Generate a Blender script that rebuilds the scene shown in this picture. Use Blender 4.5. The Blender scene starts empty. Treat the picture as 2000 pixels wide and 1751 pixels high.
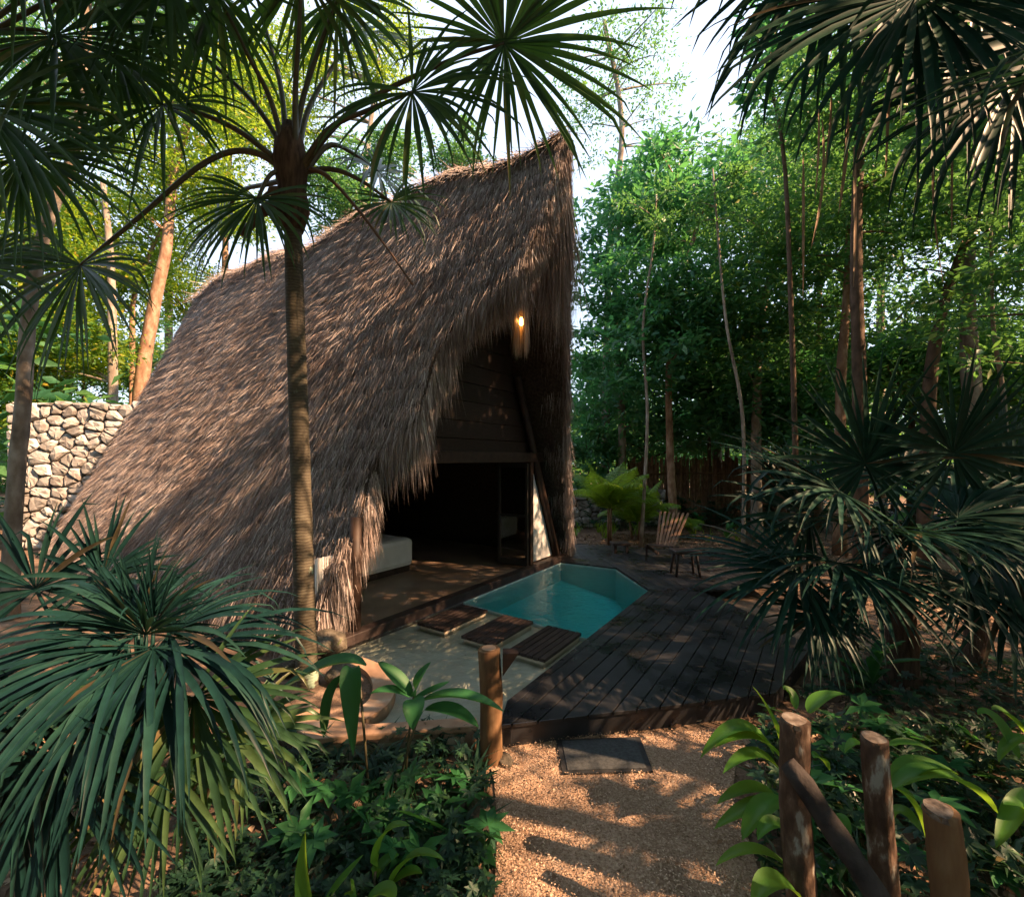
import bpy, bmesh, math, random
import numpy as np
from mathutils import Vector, Matrix, geometry
random.seed(7); rng = np.random.default_rng(7)
R = math.radians
sc = bpy.context.scene
C = sc.collection

# ------------------------------------------------------------------ camera, sky, sun, exposure
CAM_H = 2.1
cam_d = bpy.data.cameras.new('camera'); cam = bpy.data.objects.new('camera', cam_d); C.objects.link(cam)
cam.location = (0, 0, CAM_H); cam.rotation_euler = (R(90), 0, 0)
cam_d.sensor_width = 36; cam_d.lens = 16.2; cam_d.shift_y = 0.00975
cam_d.clip_start = 0.05; cam_d.clip_end = 600
sc.camera = cam
SUN_AZ = Vector((0.88, -0.30, 0)).normalized(); SUN_EL = R(36)
sdir = Vector((SUN_AZ.x*math.cos(SUN_EL), SUN_AZ.y*math.cos(SUN_EL), math.sin(SUN_EL)))
w = bpy.data.worlds.new('World'); sc.world = w; w.use_nodes = True
nt = w.node_tree; nt.nodes.clear()
sky = nt.nodes.new('ShaderNodeTexSky'); sky.sky_type = 'NISHITA'; sky.sun_disc = False
sky.sun_elevation = SUN_EL; sky.sun_rotation = math.atan2(SUN_AZ.x, SUN_AZ.y)
sky.air_density = 1.0; sky.dust_density = 2.5; sky.ozone_density = 1.0
bg = nt.nodes.new('ShaderNodeBackground'); bg.inputs['Strength'].default_value = 0.15
wo = nt.nodes.new('ShaderNodeOutputWorld')
cl = nt.nodes.new('ShaderNodeMix'); cl.data_type = 'RGBA'; cl.inputs['Factor'].default_value = 0.82   # thin bright cloud veil
cl.inputs[7].default_value = (1.85, 2.12, 2.6, 1)
nt.links.new(sky.outputs[0], cl.inputs[6]); nt.links.new(cl.outputs[2], bg.inputs['Color']); nt.links.new(bg.outputs[0], wo.inputs['Surface'])
sl = bpy.data.lights.new('sun', 'SUN'); sl.energy = 5.0; sl.angle = R(0.5); sl.color = (1.0, 0.62, 0.36)
so = bpy.data.objects.new('sun', sl); C.objects.link(so)
so.rotation_euler = (-sdir).to_track_quat('-Z', 'Y').to_euler()
sc.view_settings.view_transform = 'Standard'; sc.view_settings.look = 'None'
sc.view_settings.exposure = 2.1; sc.view_settings.gamma = 1.0; sc.view_settings.use_curve_mapping = False
sc.render.engine = 'CYCLES'
cy = sc.cycles
cy.max_bounces = 8; cy.diffuse_bounces = 4; cy.glossy_bounces = 3; cy.transmission_bounces = 6; cy.transparent_max_bounces = 8
cy.caustics_reflective = False; cy.caustics_refractive = False
cy.sample_clamp_indirect = 6.0
try:
    cy.use_denoising = True; cy.denoiser = 'OPENIMAGEDENOISE'
except Exception: pass

# ------------------------------------------------------------------ helpers
F = 900.0; YH = 895.0
def P(px, py, d): return Vector(((px-1000)/F*d, d, CAM_H-(py-YH)/F*d))
def G(px, py, z=0.0):
    d = F*(CAM_H-z)/(py-YH); return Vector(((px-1000)/F*d, d, z))
GZ = -0.2
def g2(px, py): return G(px, py, GZ)
Z = Vector((0, 0, 1))

def tag(o, label=None, cat=None, group=None, kind=None):
    if label: o['label'] = label
    if cat: o['category'] = cat
    if group: o['group'] = group
    if kind: o['kind'] = kind
    return o
def empty(name, loc, label, cat, group=None):
    o = bpy.data.objects.new(name, None); C.objects.link(o); o.location = loc
    o.empty_display_size = 0.1
    return tag(o, label, cat, group)
def link(name, me, parent=None, mat=None):
    o = bpy.data.objects.new(name, me); C.objects.link(o)
    if mat is not None and not me.materials: me.materials.append(mat)
    if parent is not None:
        o.parent = parent
        m = Matrix.Translation(parent.location)
        if parent.parent is not None: m = Matrix.Translation(parent.parent.location) @ m
        o.matrix_parent_inverse = m.inverted()
    return o
class MB:
    def __init__(s): s.v = []; s.f = []
    def add(s, vs, fs):
        b = len(s.v); s.v += [tuple(x) for x in vs]; s.f += [tuple(i+b for i in f) for f in fs]
    def box(s, c, ax, ay, az):
        c = Vector(c); vs = [c+ax*i+ay*j+az*k for k in (-1, 1) for j in (-1, 1) for i in (-1, 1)]
        s.add(vs, [(0,2,3,1),(4,5,7,6),(0,1,5,4),(2,6,7,3),(0,4,6,2),(1,3,7,5)])
    def beam(s, a, b, w_, h_, up=Z):
        a = Vector(a); b = Vector(b); d = (b-a); x = d.normalized()
        y = up.cross(x)
        if y.length < 1e-4: y = Vector((1, 0, 0)).cross(x)
        y.normalize(); z = x.cross(y)
        s.box((a+b)/2, d/2, y*w_/2, z*h_/2)
    def tube(s, pts, rad, n=8, cap=True, rag=0.0):
        pts = [Vector(p) for p in pts]; m = len(pts)
        if not hasattr(rad, '__len__'): rad = [rad]*m
        d0 = (pts[1]-pts[0]).normalized()
        side = d0.cross(Vector((0.3, 0.9, 0.1)))
        if side.length < .1: side = d0.cross(Vector((1, 0, 0)))
        side.normalize(); b = len(s.v)
        for i, p in enumerate(pts):
            d = (pts[min(i+1, m-1)]-pts[max(i-1, 0)]).normalized()
            side = (side-d*side.dot(d)).normalized(); up = d.cross(side)
            for k in range(n):
                a = 2*math.pi*k/n; r = rad[i]*(1+rag*(random.random()-.5))
                s.v.append(tuple(p+side*(math.cos(a)*r)+up*(math.sin(a)*r)))
        for i in range(m-1):
            for k in range(n):
                k2 = (k+1) % n
                s.f.append((b+i*n+k, b+i*n+k2, b+(i+1)*n+k2, b+(i+1)*n+k))
        if cap:
            s.f.append(tuple(b+k for k in reversed(range(n)))); s.f.append(tuple(b+(m-1)*n+k for k in range(n)))
    def prism(s, poly, z0, z1):
        n = len(poly); A = sum(poly[i][0]*poly[(i+1) % n][1]-poly[(i+1) % n][0]*poly[i][1] for i in range(n))
        if A < 0: poly = poly[::-1]
        vs = [(p[0], p[1], z0) for p in poly]+[(p[0], p[1], z1) for p in poly]
        fs = [tuple(reversed(range(n))), tuple(range(n, 2*n))]+[(i, (i+1) % n, n+(i+1) % n, n+i) for i in range(n)]
        s.add(vs, fs)
    def mesh(s, name, smooth=False):
        me = bpy.data.meshes.new(name); me.from_pydata(s.v, [], s.f)
        if smooth: me.polygons.foreach_set('use_smooth', [True]*len(me.polygons))
        me.update(); return me
    def build(s, name, mat, parent=None, smooth=False, bevel=0):
        o = link(name, s.mesh(name, smooth), parent, mat)
        if bevel:
            b = o.modifiers.new('bevel', 'BEVEL'); b.width = bevel; b.segments = 2; b.limit_method = 'ANGLE'; b.angle_limit = R(40)
        return o
def np_mesh(name, V, quads=None, tris=None):
    me = bpy.data.meshes.new(name)
    nq = 0 if quads is None else len(quads); nt_ = 0 if tris is None else len(tris)
    loops = np.concatenate([x.ravel() for x in (quads, tris) if x is not None]).astype(np.int32)
    sizes = np.concatenate([np.full(nq, 4), np.full(nt_, 3)]).astype(np.int32)
    starts = np.concatenate([[0], np.cumsum(sizes)[:-1]]).astype(np.int32)
    me.vertices.add(len(V)); me.vertices.foreach_set('co', np.asarray(V, np.float32).ravel())
    me.loops.add(len(loops)); me.loops.foreach_set('vertex_index', loops)
    me.polygons.add(len(sizes)); me.polygons.foreach_set('loop_start', starts); me.polygons.foreach_set('loop_total', sizes)
    me.update(calc_edges=True); return me
def clip(poly, p, nrm):       # keep the side where (x-p).n <= 0
    out = []
    for i in range(len(poly)):
        a = poly[i]; b = poly[(i+1) % len(poly)]
        da = (a[0]-p[0])*nrm[0]+(a[1]-p[1])*nrm[1]; db = (b[0]-p[0])*nrm[0]+(b[1]-p[1])*nrm[1]
        if da <= 0: out.append(a)
        if (da < 0 < db) or (db < 0 < da):
            t = da/(da-db); out.append((a[0]+(b[0]-a[0])*t, a[1]+(b[1]-a[1])*t))
    return out
def bez(a, b, c, n):
    a, b, c = Vector(a), Vector(b), Vector(c)
    return [a*(1-t)**2+b*(2*t*(1-t))+c*t*t for t in [i/n for i in range(n+1)]]
def spline(pts, n):           # Catmull-Rom through pts
    pts = [Vector(p) for p in pts]; q = [pts[0]*2-pts[1]]+pts+[pts[-1]*2-pts[-2]]; out = []
    for i in range(1, len(q)-2):
        for k in range(n):
            t = k/n; a, b, c, d = q[i-1:i+3]
            out.append(.5*((2*b)+(c-a)*t+(2*a-5*b+4*c-d)*t*t+(3*b-a-3*c+d)*t**3))
    return out+[pts[-1]]

# ------------------------------------------------------------------ materials
def mat(name): m = bpy.data.materials.new(name); m.use_nodes = True; return m, m.node_tree, m.node_tree.nodes['Principled BSDF']
def ramp(t, cols, fac=None):
    r = t.nodes.new('ShaderNodeValToRGB'); e = r.color_ramp.elements
    while len(e) < len(cols): e.new(.5)
    for i, (p, c) in enumerate(cols): e[i].position = p; e[i].color = (*c, 1)
    if fac is not None: t.links.new(fac, r.inputs[0])
    return r
def noise(t, scale, detail=4, vec=None, rough=.55, dist=0):
    n = t.nodes.new('ShaderNodeTexNoise'); n.inputs['Scale'].default_value = scale; n.inputs['Detail'].default_value = detail
    n.inputs['Roughness'].default_value = rough; n.inputs['Distortion'].default_value = dist
    if vec is not None: t.links.new(vec, n.inputs['Vector'])
    return n
def coord(t, scale=None, rot=None, out='Object'):
    c = t.nodes.new('ShaderNodeTexCoord')
    if scale is None: return c.outputs[out]
    m = t.nodes.new('ShaderNodeMapping'); m.inputs['Scale'].default_value = scale
    if rot: m.inputs['Rotation'].default_value = rot
    t.links.new(c.outputs[out], m.inputs[0]); return m.outputs[0]
def bump(t, bsdf, h, strength=.4, dist=.02):
    b = t.nodes.new('ShaderNodeBump'); b.inputs['Strength'].default_value = strength; b.inputs['Distance'].default_value = dist
    t.links.new(h, b.inputs['Height']); t.links.new(b.outputs[0], bsdf.inputs['Normal'])
def mixc(t, a, b, fac, mode='MIX'):
    m = t.nodes.new('ShaderNodeMix'); m.data_type = 'RGBA'; m.blend_type = mode
    for s, v in ((m.inputs['Factor'], fac), (m.inputs[6], a), (m.inputs[7], b)):
        if hasattr(v, 'is_output'): t.links.new(v, s)
        elif isinstance(v, (int, float)): s.default_value = v
        else: s.default_value = (*v, 1)
    return m.outputs[2]
def m_noise(name, cols, scale=8, rough=.8, bs=.4, bd=.01, spec=.3, stretch=None, rand=0.0, detail=6):
    m, t, p = mat(name); v = coord(t, stretch or (1, 1, 1)); n = noise(t, scale, detail, v)
    c = ramp(t, cols, n.outputs[0]).outputs[0]
    if rand:
        oi = t.nodes.new('ShaderNodeObjectInfo'); mr = t.nodes.new('ShaderNodeMapRange')
        mr.inputs[3].default_value = 1-rand; mr.inputs[4].default_value = 1+rand
        t.links.new(oi.outputs['Random'], mr.inputs[0])
        cc = t.nodes.new('ShaderNodeCombineColor')
        for i in range(3): t.links.new(mr.outputs[0], cc.inputs[i])
        c = mixc(t, c, cc.outputs[0], 1.0, 'MULTIPLY')
    t.links.new(c, p.inputs['Base Color']); p.inputs['Roughness'].default_value = rough
    p.inputs['Specular IOR Level'].default_value = spec
    if bs: bump(t, p, noise(t, scale*2.5, 6, v).outputs[0], bs, bd)
    return m
def m_leaf(name, cols, trans, tf=.35, rough=.45, spec=.4, island=True):
    m, t, p = mat(name)
    g = t.nodes.new('ShaderNodeNewGeometry')
    src = g.outputs['Random Per Island'] if island else noise(t, 3, 3, coord(t)).outputs[0]
    c = ramp(t, cols, src).outputs[0]
    if island:
        n = noise(t, 14, 3, coord(t)); k = ramp(t, [(.3, (.7, .7, .7)), (.7, (1.2, 1.2, 1.15))], n.outputs[0]).outputs[0]
        c = mixc(t, c, k, 1.0, 'MULTIPLY')
    t.links.new(c, p.inputs['Base Color']); p.inputs['Roughness'].default_value = rough; p.inputs['Specular IOR Level'].default_value = spec
    tr = t.nodes.new('ShaderNodeBsdfTranslucent')
    t.links.new(mixc(t, c, trans, .75), tr.inputs[0])
    mx = t.nodes.new('ShaderNodeMixShader'); mx.inputs[0].default_value = tf
    t.links.new(p.outputs[0], mx.inputs[1]); t.links.new(tr.outputs[0], mx.inputs[2])
    t.links.new(mx.outputs[0], t.nodes['Material Output'].inputs['Surface']); return m

M = {}
def island_ramp(name, cols, rough=.85, spec=.15):
    m, t, p = mat(name); g = t.nodes.new('ShaderNodeNewGeometry')
    c = ramp(t, cols, g.outputs['Random Per Island']).outputs[0]
    n = noise(t, 1.3, 4, coord(t)); k = ramp(t, [(.35, (.78, .74, .73)), (.65, (1.12, 1.12, 1.12))], n.outputs[0]).outputs[0]
    t.links.new(mixc(t, c, k, 1.0, 'MULTIPLY'), p.inputs['Base Color'])
    p.inputs['Roughness'].default_value = rough; p.inputs['Specular IOR Level'].default_value = spec; return m
M['thatch'] = island_ramp('thatch', [(0, (.16, .125, .112)), (.4, (.28, .232, .214)), (.8, (.39, .342, .322)), (1, (.56, .52, .50))])
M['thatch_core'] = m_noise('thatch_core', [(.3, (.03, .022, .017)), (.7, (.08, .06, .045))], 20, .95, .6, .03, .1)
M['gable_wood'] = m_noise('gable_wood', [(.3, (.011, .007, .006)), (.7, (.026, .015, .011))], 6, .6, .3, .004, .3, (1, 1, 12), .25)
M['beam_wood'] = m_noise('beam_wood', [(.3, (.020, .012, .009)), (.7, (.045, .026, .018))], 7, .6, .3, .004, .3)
M['deck_wood'] = m_noise('deck_wood', [(.25, (.010, .0105, .012)), (.6, (.022, .023, .026)), (.8, (.040, .041, .045))], 5, .40, .35, .004, .4, (1, 1, 1), .22)
M['sill_wood'] = m_noise('sill_wood', [(.3, (.020, .014, .013)), (.7, (.045, .032, .028))], 7, .5, .3, .004, .3, None, .2)
M['log'] = m_noise('log', [(.3, (.08, .042, .022)), (.55, (.145, .082, .04)), (.75, (.20, .125, .065))], 5, .8, .5, .006, .2, (3, 3, .6))
M['old_log'] = m_noise('old_log', [(.3, (.035, .022, .016)), (.5, (.08, .05, .034)), (.59, (.13, .09, .065)), (.66, (.28, .27, .235))], 8, .9, .8, .012, .2, (2, 2, .8))
M['dark_log'] = m_noise('dark_log', [(.3, (.015, .013, .013)), (.7, (.06, .05, .045))], 9, .85, .8, .01, .2)
M['grey_bark'] = m_noise('grey_bark', [(.3, (.13, .10, .075)), (.5, (.24, .20, .16)), (.7, (.38, .34, .29))], 3, .9, .6, .02, .2, (2, 2, 1), .15)
M['brown_bark'] = m_noise('brown_bark', [(.3, (.05, .035, .024)), (.7, (.15, .10, .07))], 4, .9, .7, .02, .2, (2, 2, 1), .2)
M['red_bark'] = m_noise('red_bark', [(.3, (.13, .065, .035)), (.5, (.24, .14, .085)), (.7, (.36, .25, .17))], 4, .7, .4, .01, .3, (2, 2, 1), .1)
M['concrete'] = m_noise('concrete', [(.3, (.40, .335, .245)), (.7, (.56, .49, .38))], 3, .55, .15, .004, .4)
M['terracotta'] = m_noise('terracotta', [(.3, (.26, .15, .09)), (.55, (.36, .23, .15)), (.75, (.50, .40, .31))], 4, .6, .2, .005, .4)
M['floor'] = m_noise('floor', [(.3, (.15, .10, .07)), (.7, (.28, .20, .145))], 2.2, .35, .08, .003, .5)
M['pool'] = m_noise('pool', [(.3, (.55, .72, .70)), (.7, (.66, .80, .78))], 3, .5, .1, .003, .4)
M['soil'] = m_noise('soil', [(.3, (.07, .048, .034)), (.55, (.17, .115, .08)), (.75, (.30, .21, .15))], 3.5, .95, .9, .05, .1, None, 0, 10)
M['rubber'] = m_noise('rubber', [(.3, (.025, .028, .03)), (.7, (.055, .06, .062))], 40, .75, .6, .004, .3)
M['rubber_edge'] = m_noise('rubber_edge', [(.3, (.012, .012, .013)), (.7, (.03, .03, .03))], 20, .6, .3, .004, .3)
M['cloth'] = m_noise('cloth', [(.3, (.62, .60, .57)), (.7, (.74, .72, .69))], 4, .9, .4, .02, .1)
M['plaster'] = m_noise('plaster', [(.3, (.58, .58, .56)), (.7, (.70, .70, .68))], 3, .85, .15, .005, .2)
M['rope'] = island_ramp('rope', [(0, (.30, .25, .20)), (1, (.62, .55, .47))])
M['stone'] = m_noise('stone', [(.25, (.17, .15, .135)), (.5, (.32, .305, .29)), (.75, (.48, .475, .46))], 3.5, .9, .7, .03, .2, None, .35)
M['mortar'] = m_noise('mortar', [(.3, (.07, .05, .035)), (.7, (.16, .12, .085))], 6, .95, .6, .02, .1)
M['rock'] = m_noise('rock', [(.3, (.035, .033, .027)), (.5, (.10, .085, .065)), (.62, (.15, .135, .11)), (.75, (.11, .13, .045))], 9, .95, .8, .03, .15, None, .2)
m, t, p = mat('cut'); v = coord(t); rg = t.nodes.new('ShaderNodeTexNoise'); rg.inputs['Scale'].default_value = 22; rg.inputs['Detail'].default_value = 8; t.links.new(v, rg.inputs['Vector'])
t.links.new(ramp(t, [(.35, (.05, .036, .028)), (.5, (.14, .105, .08)), (.7, (.26, .22, .18))], rg.outputs[0]).outputs[0], p.inputs['Base Color']); p.inputs['Roughness'].default_value = .9; bump(t, p, rg.outputs[0], .8, .01); M['cut'] = m
M['stick'] = m_noise('stick', [(.3, (.11, .06, .04)), (.7, (.28, .17, .11))], 6, .9, .4, .01, .2, None, .3)
M['litter'] = island_ramp('litter', [(0, (.07, .04, .025)), (.5, (.22, .13, .075)), (.85, (.36, .23, .14)), (1, (.45, .36, .26))], .75, .25)
M['chips'] = island_ramp('chips', [(0, (.18, .11, .07)), (.5, (.40, .28, .19)), (1, (.60, .46, .34))], .9, .1)
m, t, p = M['deck_wood'], M['deck_wood'].node_tree, M['deck_wood'].node_tree.nodes['Principled BSDF']   # damp patches
wn = noise(t, 1.7, 5, coord(t), .6); wr = ramp(t, [(.45, (.50, .50, .50)), (.62, (.16, .16, .16))], wn.outputs[0]); t.links.new(wr.outputs[0], p.inputs['Roughness'])
# leaves
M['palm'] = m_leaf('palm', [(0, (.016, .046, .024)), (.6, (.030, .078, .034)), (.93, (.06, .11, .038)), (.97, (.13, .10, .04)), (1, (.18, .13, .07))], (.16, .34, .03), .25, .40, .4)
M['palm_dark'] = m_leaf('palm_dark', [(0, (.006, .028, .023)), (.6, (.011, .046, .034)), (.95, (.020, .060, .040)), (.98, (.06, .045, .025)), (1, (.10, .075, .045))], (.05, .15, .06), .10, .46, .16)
M['palm_shade'] = m_leaf('palm_shade', [(0, (.004, .020, .019)), (.6, (.008, .034, .030)), (.97, (.014, .046, .036)), (.99, (.05, .04, .022)), (1, (.08, .06, .04))], (.05, .15, .06), .10, .46, .18)  # palm_dark darkened further: shade on the left palms put into the colour
M['dead'] = m_leaf('dead', [(0, (.16, .10, .065)), (1, (.34, .25, .18))], (.35, .22, .10), .2, .8, .2)
M['green'] = m_leaf('green', [(.3, (.05, .16, .025)), (.7, (.085, .24, .035))], (.34, .56, .03), .45, .42, .35, False)
M['deep_green'] = m_leaf('deep_green', [(.3, (.022, .10, .035)), (.7, (.04, .16, .055))], (.10, .34, .05), .3, .48, .22, False)
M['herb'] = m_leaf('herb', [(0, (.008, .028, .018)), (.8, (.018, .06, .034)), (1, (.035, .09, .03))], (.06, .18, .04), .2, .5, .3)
M['feather'] = m_leaf('feather', [(0, (.07, .18, .02)), (1, (.15, .28, .03))], (.40, .55, .03), .45, .45, .4)
M['crown_green'] = m_leaf('crown_green', [(0, (.028, .11, .068)), (.6, (.055, .165, .082)), (.9, (.095, .21, .06)), (1, (.23, .27, .04))], (.20, .46, .08), .42, .45, .35)
M['crown_teal'] = m_leaf('crown_teal', [(0, (.03, .12, .08)), (.7, (.06, .19, .105)), (1, (.11, .24, .08))], (.14, .46, .10), .42, .45, .4)
M['crown_sunlit'] = m_leaf('crown_sunlit', [(0, (.03, .10, .025)), (.55, (.075, .175, .03)), (.86, (.16, .24, .03)), (1, (.38, .28, .04))], (.42, .60, .03), .5, .5, .3)  # yellow of sunlight on the left trees put into the leaf colour
# palm trunk: rings along its length
m, t, p = mat('palm_trunk'); v = coord(t, (1, 1, 1))
wv = t.nodes.new('ShaderNodeTexWave'); wv.bands_direction = 'Z'; wv.inputs['Scale'].default_value = 11.0; wv.inputs['Distortion'].default_value = 5.0; wv.inputs['Detail'].default_value = 3
t.links.new(v, wv.inputs[0])
n0 = noise(t, 5, 6, coord(t, (1, 1, 2.5)), .65)
c1 = mixc(t, ramp(t, [(.2, (.042, .033, .021)), (.6, (.065, .055, .034)), (.9, (.10, .088, .056))], wv.outputs[1]).outputs[0], ramp(t, [(.3, (.032, .024, .016)), (.55, (.07, .058, .038)), (.75, (.15, .138, .10))], n0.outputs[0]).outputs[0], .6)
n1 = noise(t, 3.0, 4, v); lich = ramp(t, [(.64, (0, 0, 0)), (.68, (1, 1, 1))], n1.outputs[0]).outputs[0]
t.links.new(mixc(t, c1, (.22, .30, .22), lich), p.inputs['Base Color']); p.inputs['Roughness'].default_value = .85
bump(t, p, mixc(t, wv.outputs[1], n0.outputs[0], .6), .55, .008); M['palm_trunk'] = m
M['fibre'] = m_noise('fibre', [(.3, (.04, .026, .02)), (.7, (.13, .085, .06))], 9, .95, .9, .02, .1, (3, 3, .5))
M['petiole'] = m_noise('petiole', [(.3, (.05, .045, .025)), (.7, (.10, .085, .045))], 6, .5, .2, .003, .4)
M['old_petiole'] = m_noise('old_petiole', [(.3, (.08, .045, .028)), (.7, (.16, .09, .055))], 6, .7, .3, .004, .3)
# path: coarse sand and gravel
m, t, p = mat('path_sand'); v = coord(t, (1, 1, 1))
n1 = noise(t, 60, 6, v, .7); n2 = noise(t, 2.0, 4, v)
c = ramp(t, [(.3, (.20, .125, .085)), (.5, (.40, .28, .20)), (.7, (.56, .43, .32))], n1.outputs[0]).outputs[0]
c = mixc(t, c, ramp(t, [(.3, (.62, .58, .55)), (.7, (1.1, 1.08, 1.05))], n2.outputs[0]).outputs[0], 1.0, 'MULTIPLY')
t.links.new(c, p.inputs['Base Color']); p.inputs['Roughness'].default_value = .95; p.inputs['Specular IOR Level'].default_value = .1
vo = t.nodes.new('ShaderNodeTexVoronoi'); vo.inputs['Scale'].default_value = 75; t.links.new(v, vo.inputs['Vector'])
bump(t, p, mixc(t, vo.outputs[0], n1.outputs[0], .5), .9, .02); M['path'] = m
# water: clear tinted film with fresnel reflection and ripples
m, t, p = mat('water'); v = coord(t, (1, 1, 1))
tr = t.nodes.new('ShaderNodeBsdfTransparent'); tr.inputs[0].default_value = (1, 1, 1, 1)
gl = t.nodes.new('ShaderNodeBsdfGlossy'); gl.inputs['Roughness'].default_value = .03
fr = t.nodes.new('ShaderNodeFresnel'); fr.inputs[0].default_value = 1.33
n1 = noise(t, 9, 4, v, .6, .8); b = t.nodes.new('ShaderNodeBump'); b.inputs['Strength'].default_value = .6; b.inputs['Distance'].default_value = .03
t.links.new(n1.outputs[0], b.inputs['Height']); t.links.new(b.outputs[0], gl.inputs['Normal']); t.links.new(b.outputs[0], fr.inputs['Normal'])
mx = t.nodes.new('ShaderNodeMixShader'); t.links.new(fr.outputs[0], mx.inputs[0]); t.links.new(tr.outputs[0], mx.inputs[1]); t.links.new(gl.outputs[0], mx.inputs[2])
va = t.nodes.new('ShaderNodeVolumeAbsorption'); va.inputs['Color'].default_value = (.04, .87, .88, 1); va.inputs['Density'].default_value = 1.7
t.links.new(va.outputs[0], t.nodes['Material Output'].inputs['Volume'])
t.links.new(mx.outputs[0], t.nodes['Material Output'].inputs['Surface']); M['water'] = m
m, t, p = mat('glass'); p.inputs['Base Color'].default_value = (.03, .03, .03, 1)
tr = t.nodes.new('ShaderNodeBsdfTransparent'); tr.inputs[0].default_value = (.8, .85, .85, 1)
gl = t.nodes.new('ShaderNodeBsdfGlossy'); gl.inputs['Roughness'].default_value = .02; fr = t.nodes.new('ShaderNodeFresnel'); fr.inputs[0].default_value = 1.6
mx = t.nodes.new('ShaderNodeMixShader'); t.links.new(fr.outputs[0], mx.inputs[0]); t.links.new(tr.outputs[0], mx.inputs[1]); t.links.new(gl.outputs[0], mx.inputs[2])
t.links.new(mx.outputs[0], t.nodes['Material Output'].inputs['Surface']); M['glass'] = m
m, t, p = mat('bulb'); p.inputs['Base Color'].default_value = (1, .5, .1, 1); p.inputs['Emission Color'].default_value = (1, .36, .06, 1); p.inputs['Emission Strength'].default_value = 9; M['bulb'] = m
m, t, p = mat('frame_metal'); p.inputs['Base Color'].default_value = (.02, .018, .016, 1); p.inputs['Roughness'].default_value = .45; M['frame'] = m

# ------------------------------------------------------------------ site geometry
L0 = Vector((-2.08, 5.2, 0)); U = Vector((.558, .833, 0)).normalized(); N = Vector((U.y, -U.x, 0))
def HP(u, n, z): return L0+U*u+N*n+Z*z
W = 5.72
pe = G(985, 1365); pd = G(1265, 1150); p1 = G(905, 1172); p2 = G(1095, 1096); p3 = G(1202, 1108)
p5 = pe+(pd-pe)*((G(1140, 1240)-pe).dot(U)/(pd-pe).dot(U))
s0 = HP(-.25, .12, 0)
f1 = G(905, 1418); f2 = G(612, 1442); f3 = G(525, 1392)
fx = G(985, 1400)
# ground sheet with an opening where pool and hut floor go down
S = 150
hole = [f2+Vector((.1, .05, 0)), f1+Vector((0, .1, 0)), pe+Vector((.25, .1, 0)), pd+Vector((.15, -.05, 0)), p3+Vector((.1, .1, 0)), p2+Vector((-.1, .1, 0)), s0+Vector((.2, .3, 0)), f3+Vector((.25, .2, 0))]
outer = [Vector((-S, -S, 0)), Vector((S, -S, 0)), Vector((S, S, 0)), Vector((-S, S, 0))]
hole = [Vector((q.x, q.y, 0)) for q in hole]
tris = geometry.tessellate_polygon([outer, hole]); vs = [(q.x, q.y, GZ) for q in outer+hole]
b = MB(); b.v = vs; b.f = []
for tr_ in tris:
    a_, b_, c_ = [Vector(vs[i]) for i in tr_]
    b.f.append(tuple(tr_) if (b_-a_).cross(c_-a_).z > 0 else tuple(reversed(tr_)))
tag(b.build('ground', M['soil']), 'leaf littered brown forest soil around the hut and under the trees', None, None, 'structure')
# path
pl = [g2(948, 1449), g2(965, 1530), g2(972, 1620), g2(965, 1760), Vector((-.2, .6, 0)), Vector((1.0, .6, 0)), g2(1500, 1760), g2(1465, 1650), g2(1430, 1560), g2(1440, 1470), g2(1520, 1420)]
b = MB()
for i in range(len(pl)): pl[i] = Vector((pl[i].x, pl[i].y, 0))
b.add([(q.x, q.y, GZ+.012) for q in pl], [tuple(range(len(pl)))])
tag(b.build('path', M['path']), 'sandy gravel path leading to the dark deck', None, None, 'structure')

# pool basin
pool = tag(bpy.data.objects.new('pool', None), 'small plunge pool with pale shallow ledge between hut and deck', None, None, 'structure'); C.objects.link(pool)
zt = -.08; zb = -.82
b = MB()
shal = [s0, p1+N*0.0, p5, pe, fx, f1, f2, f3]
b.prism([(q.x, q.y) for q in shal], -.5, zt)
b.build('shallow_ledge', M['concrete'], pool)
deep = [p1, p5, pd, p3, p2]
b = MB(); n = len(deep)
vs = [(q.x, q.y, z_) for q, z_ in zip(deep, (-.42, -.85, -.85, -.62, -.38))]+[(q.x, q.y, -.03) for q in deep]
cx = sum((q for q in deep), Vector())/n
fs = [(0, 1, 4), (1, 3, 4), (1, 2, 3)]
for i in range(n): fs.append((i, (i+1) % n, n+(i+1) % n, n+i))
b.add(vs, fs); b.build('deep_basin', M['pool'], pool)
b = MB(); wz = -.045
wo_ = [s0, p1, p2, p3, pd, pe, fx, f1, f2, f3]; wc = sum(wo_, Vector())/10
b.prism([tuple((wc+(q-wc)*1.008).xy) for q in wo_], zb-.12, wz)
tag(b.build('water', M['water']), 'turquoise pool water with small ripples', None, None, 'structure')
# front kerb of the ledge + curved planter rim
kerb = tag(bpy.data.objects.new('pool_kerb', None), 'low terracotta coloured concrete kerb along the front of the pale pool ledge', 'kerb'); C.objects.link(kerb)
b = MB(); k1 = f1+Vector((.12, .02, 0)); inn = [G(930, 1398), G(720, 1412), G(655, 1395), G(600, 1372)]
b.prism([(q.x, q.y) for q in [f3, f2, k1, inn[0], inn[1], inn[2], inn[3]]], GZ-.1, .0); b.build('kerb_top', M['terracotta'], kerb, bevel=.012)
b = MB(); ring = spline([G(690, 1280), G(745, 1302), G(772, 1338), G(758, 1378), G(715, 1408)], 6); rin = spline([G(672, 1292), G(712, 1312), G(728, 1340), G(718, 1372), G(680, 1398)], 6)
m_ = len(ring)
for i in range(m_-1):
    b.prism([(q.x, q.y) for q in (ring[i], ring[i+1], rin[i+1], rin[i])], zt-.02, .02)
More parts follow.
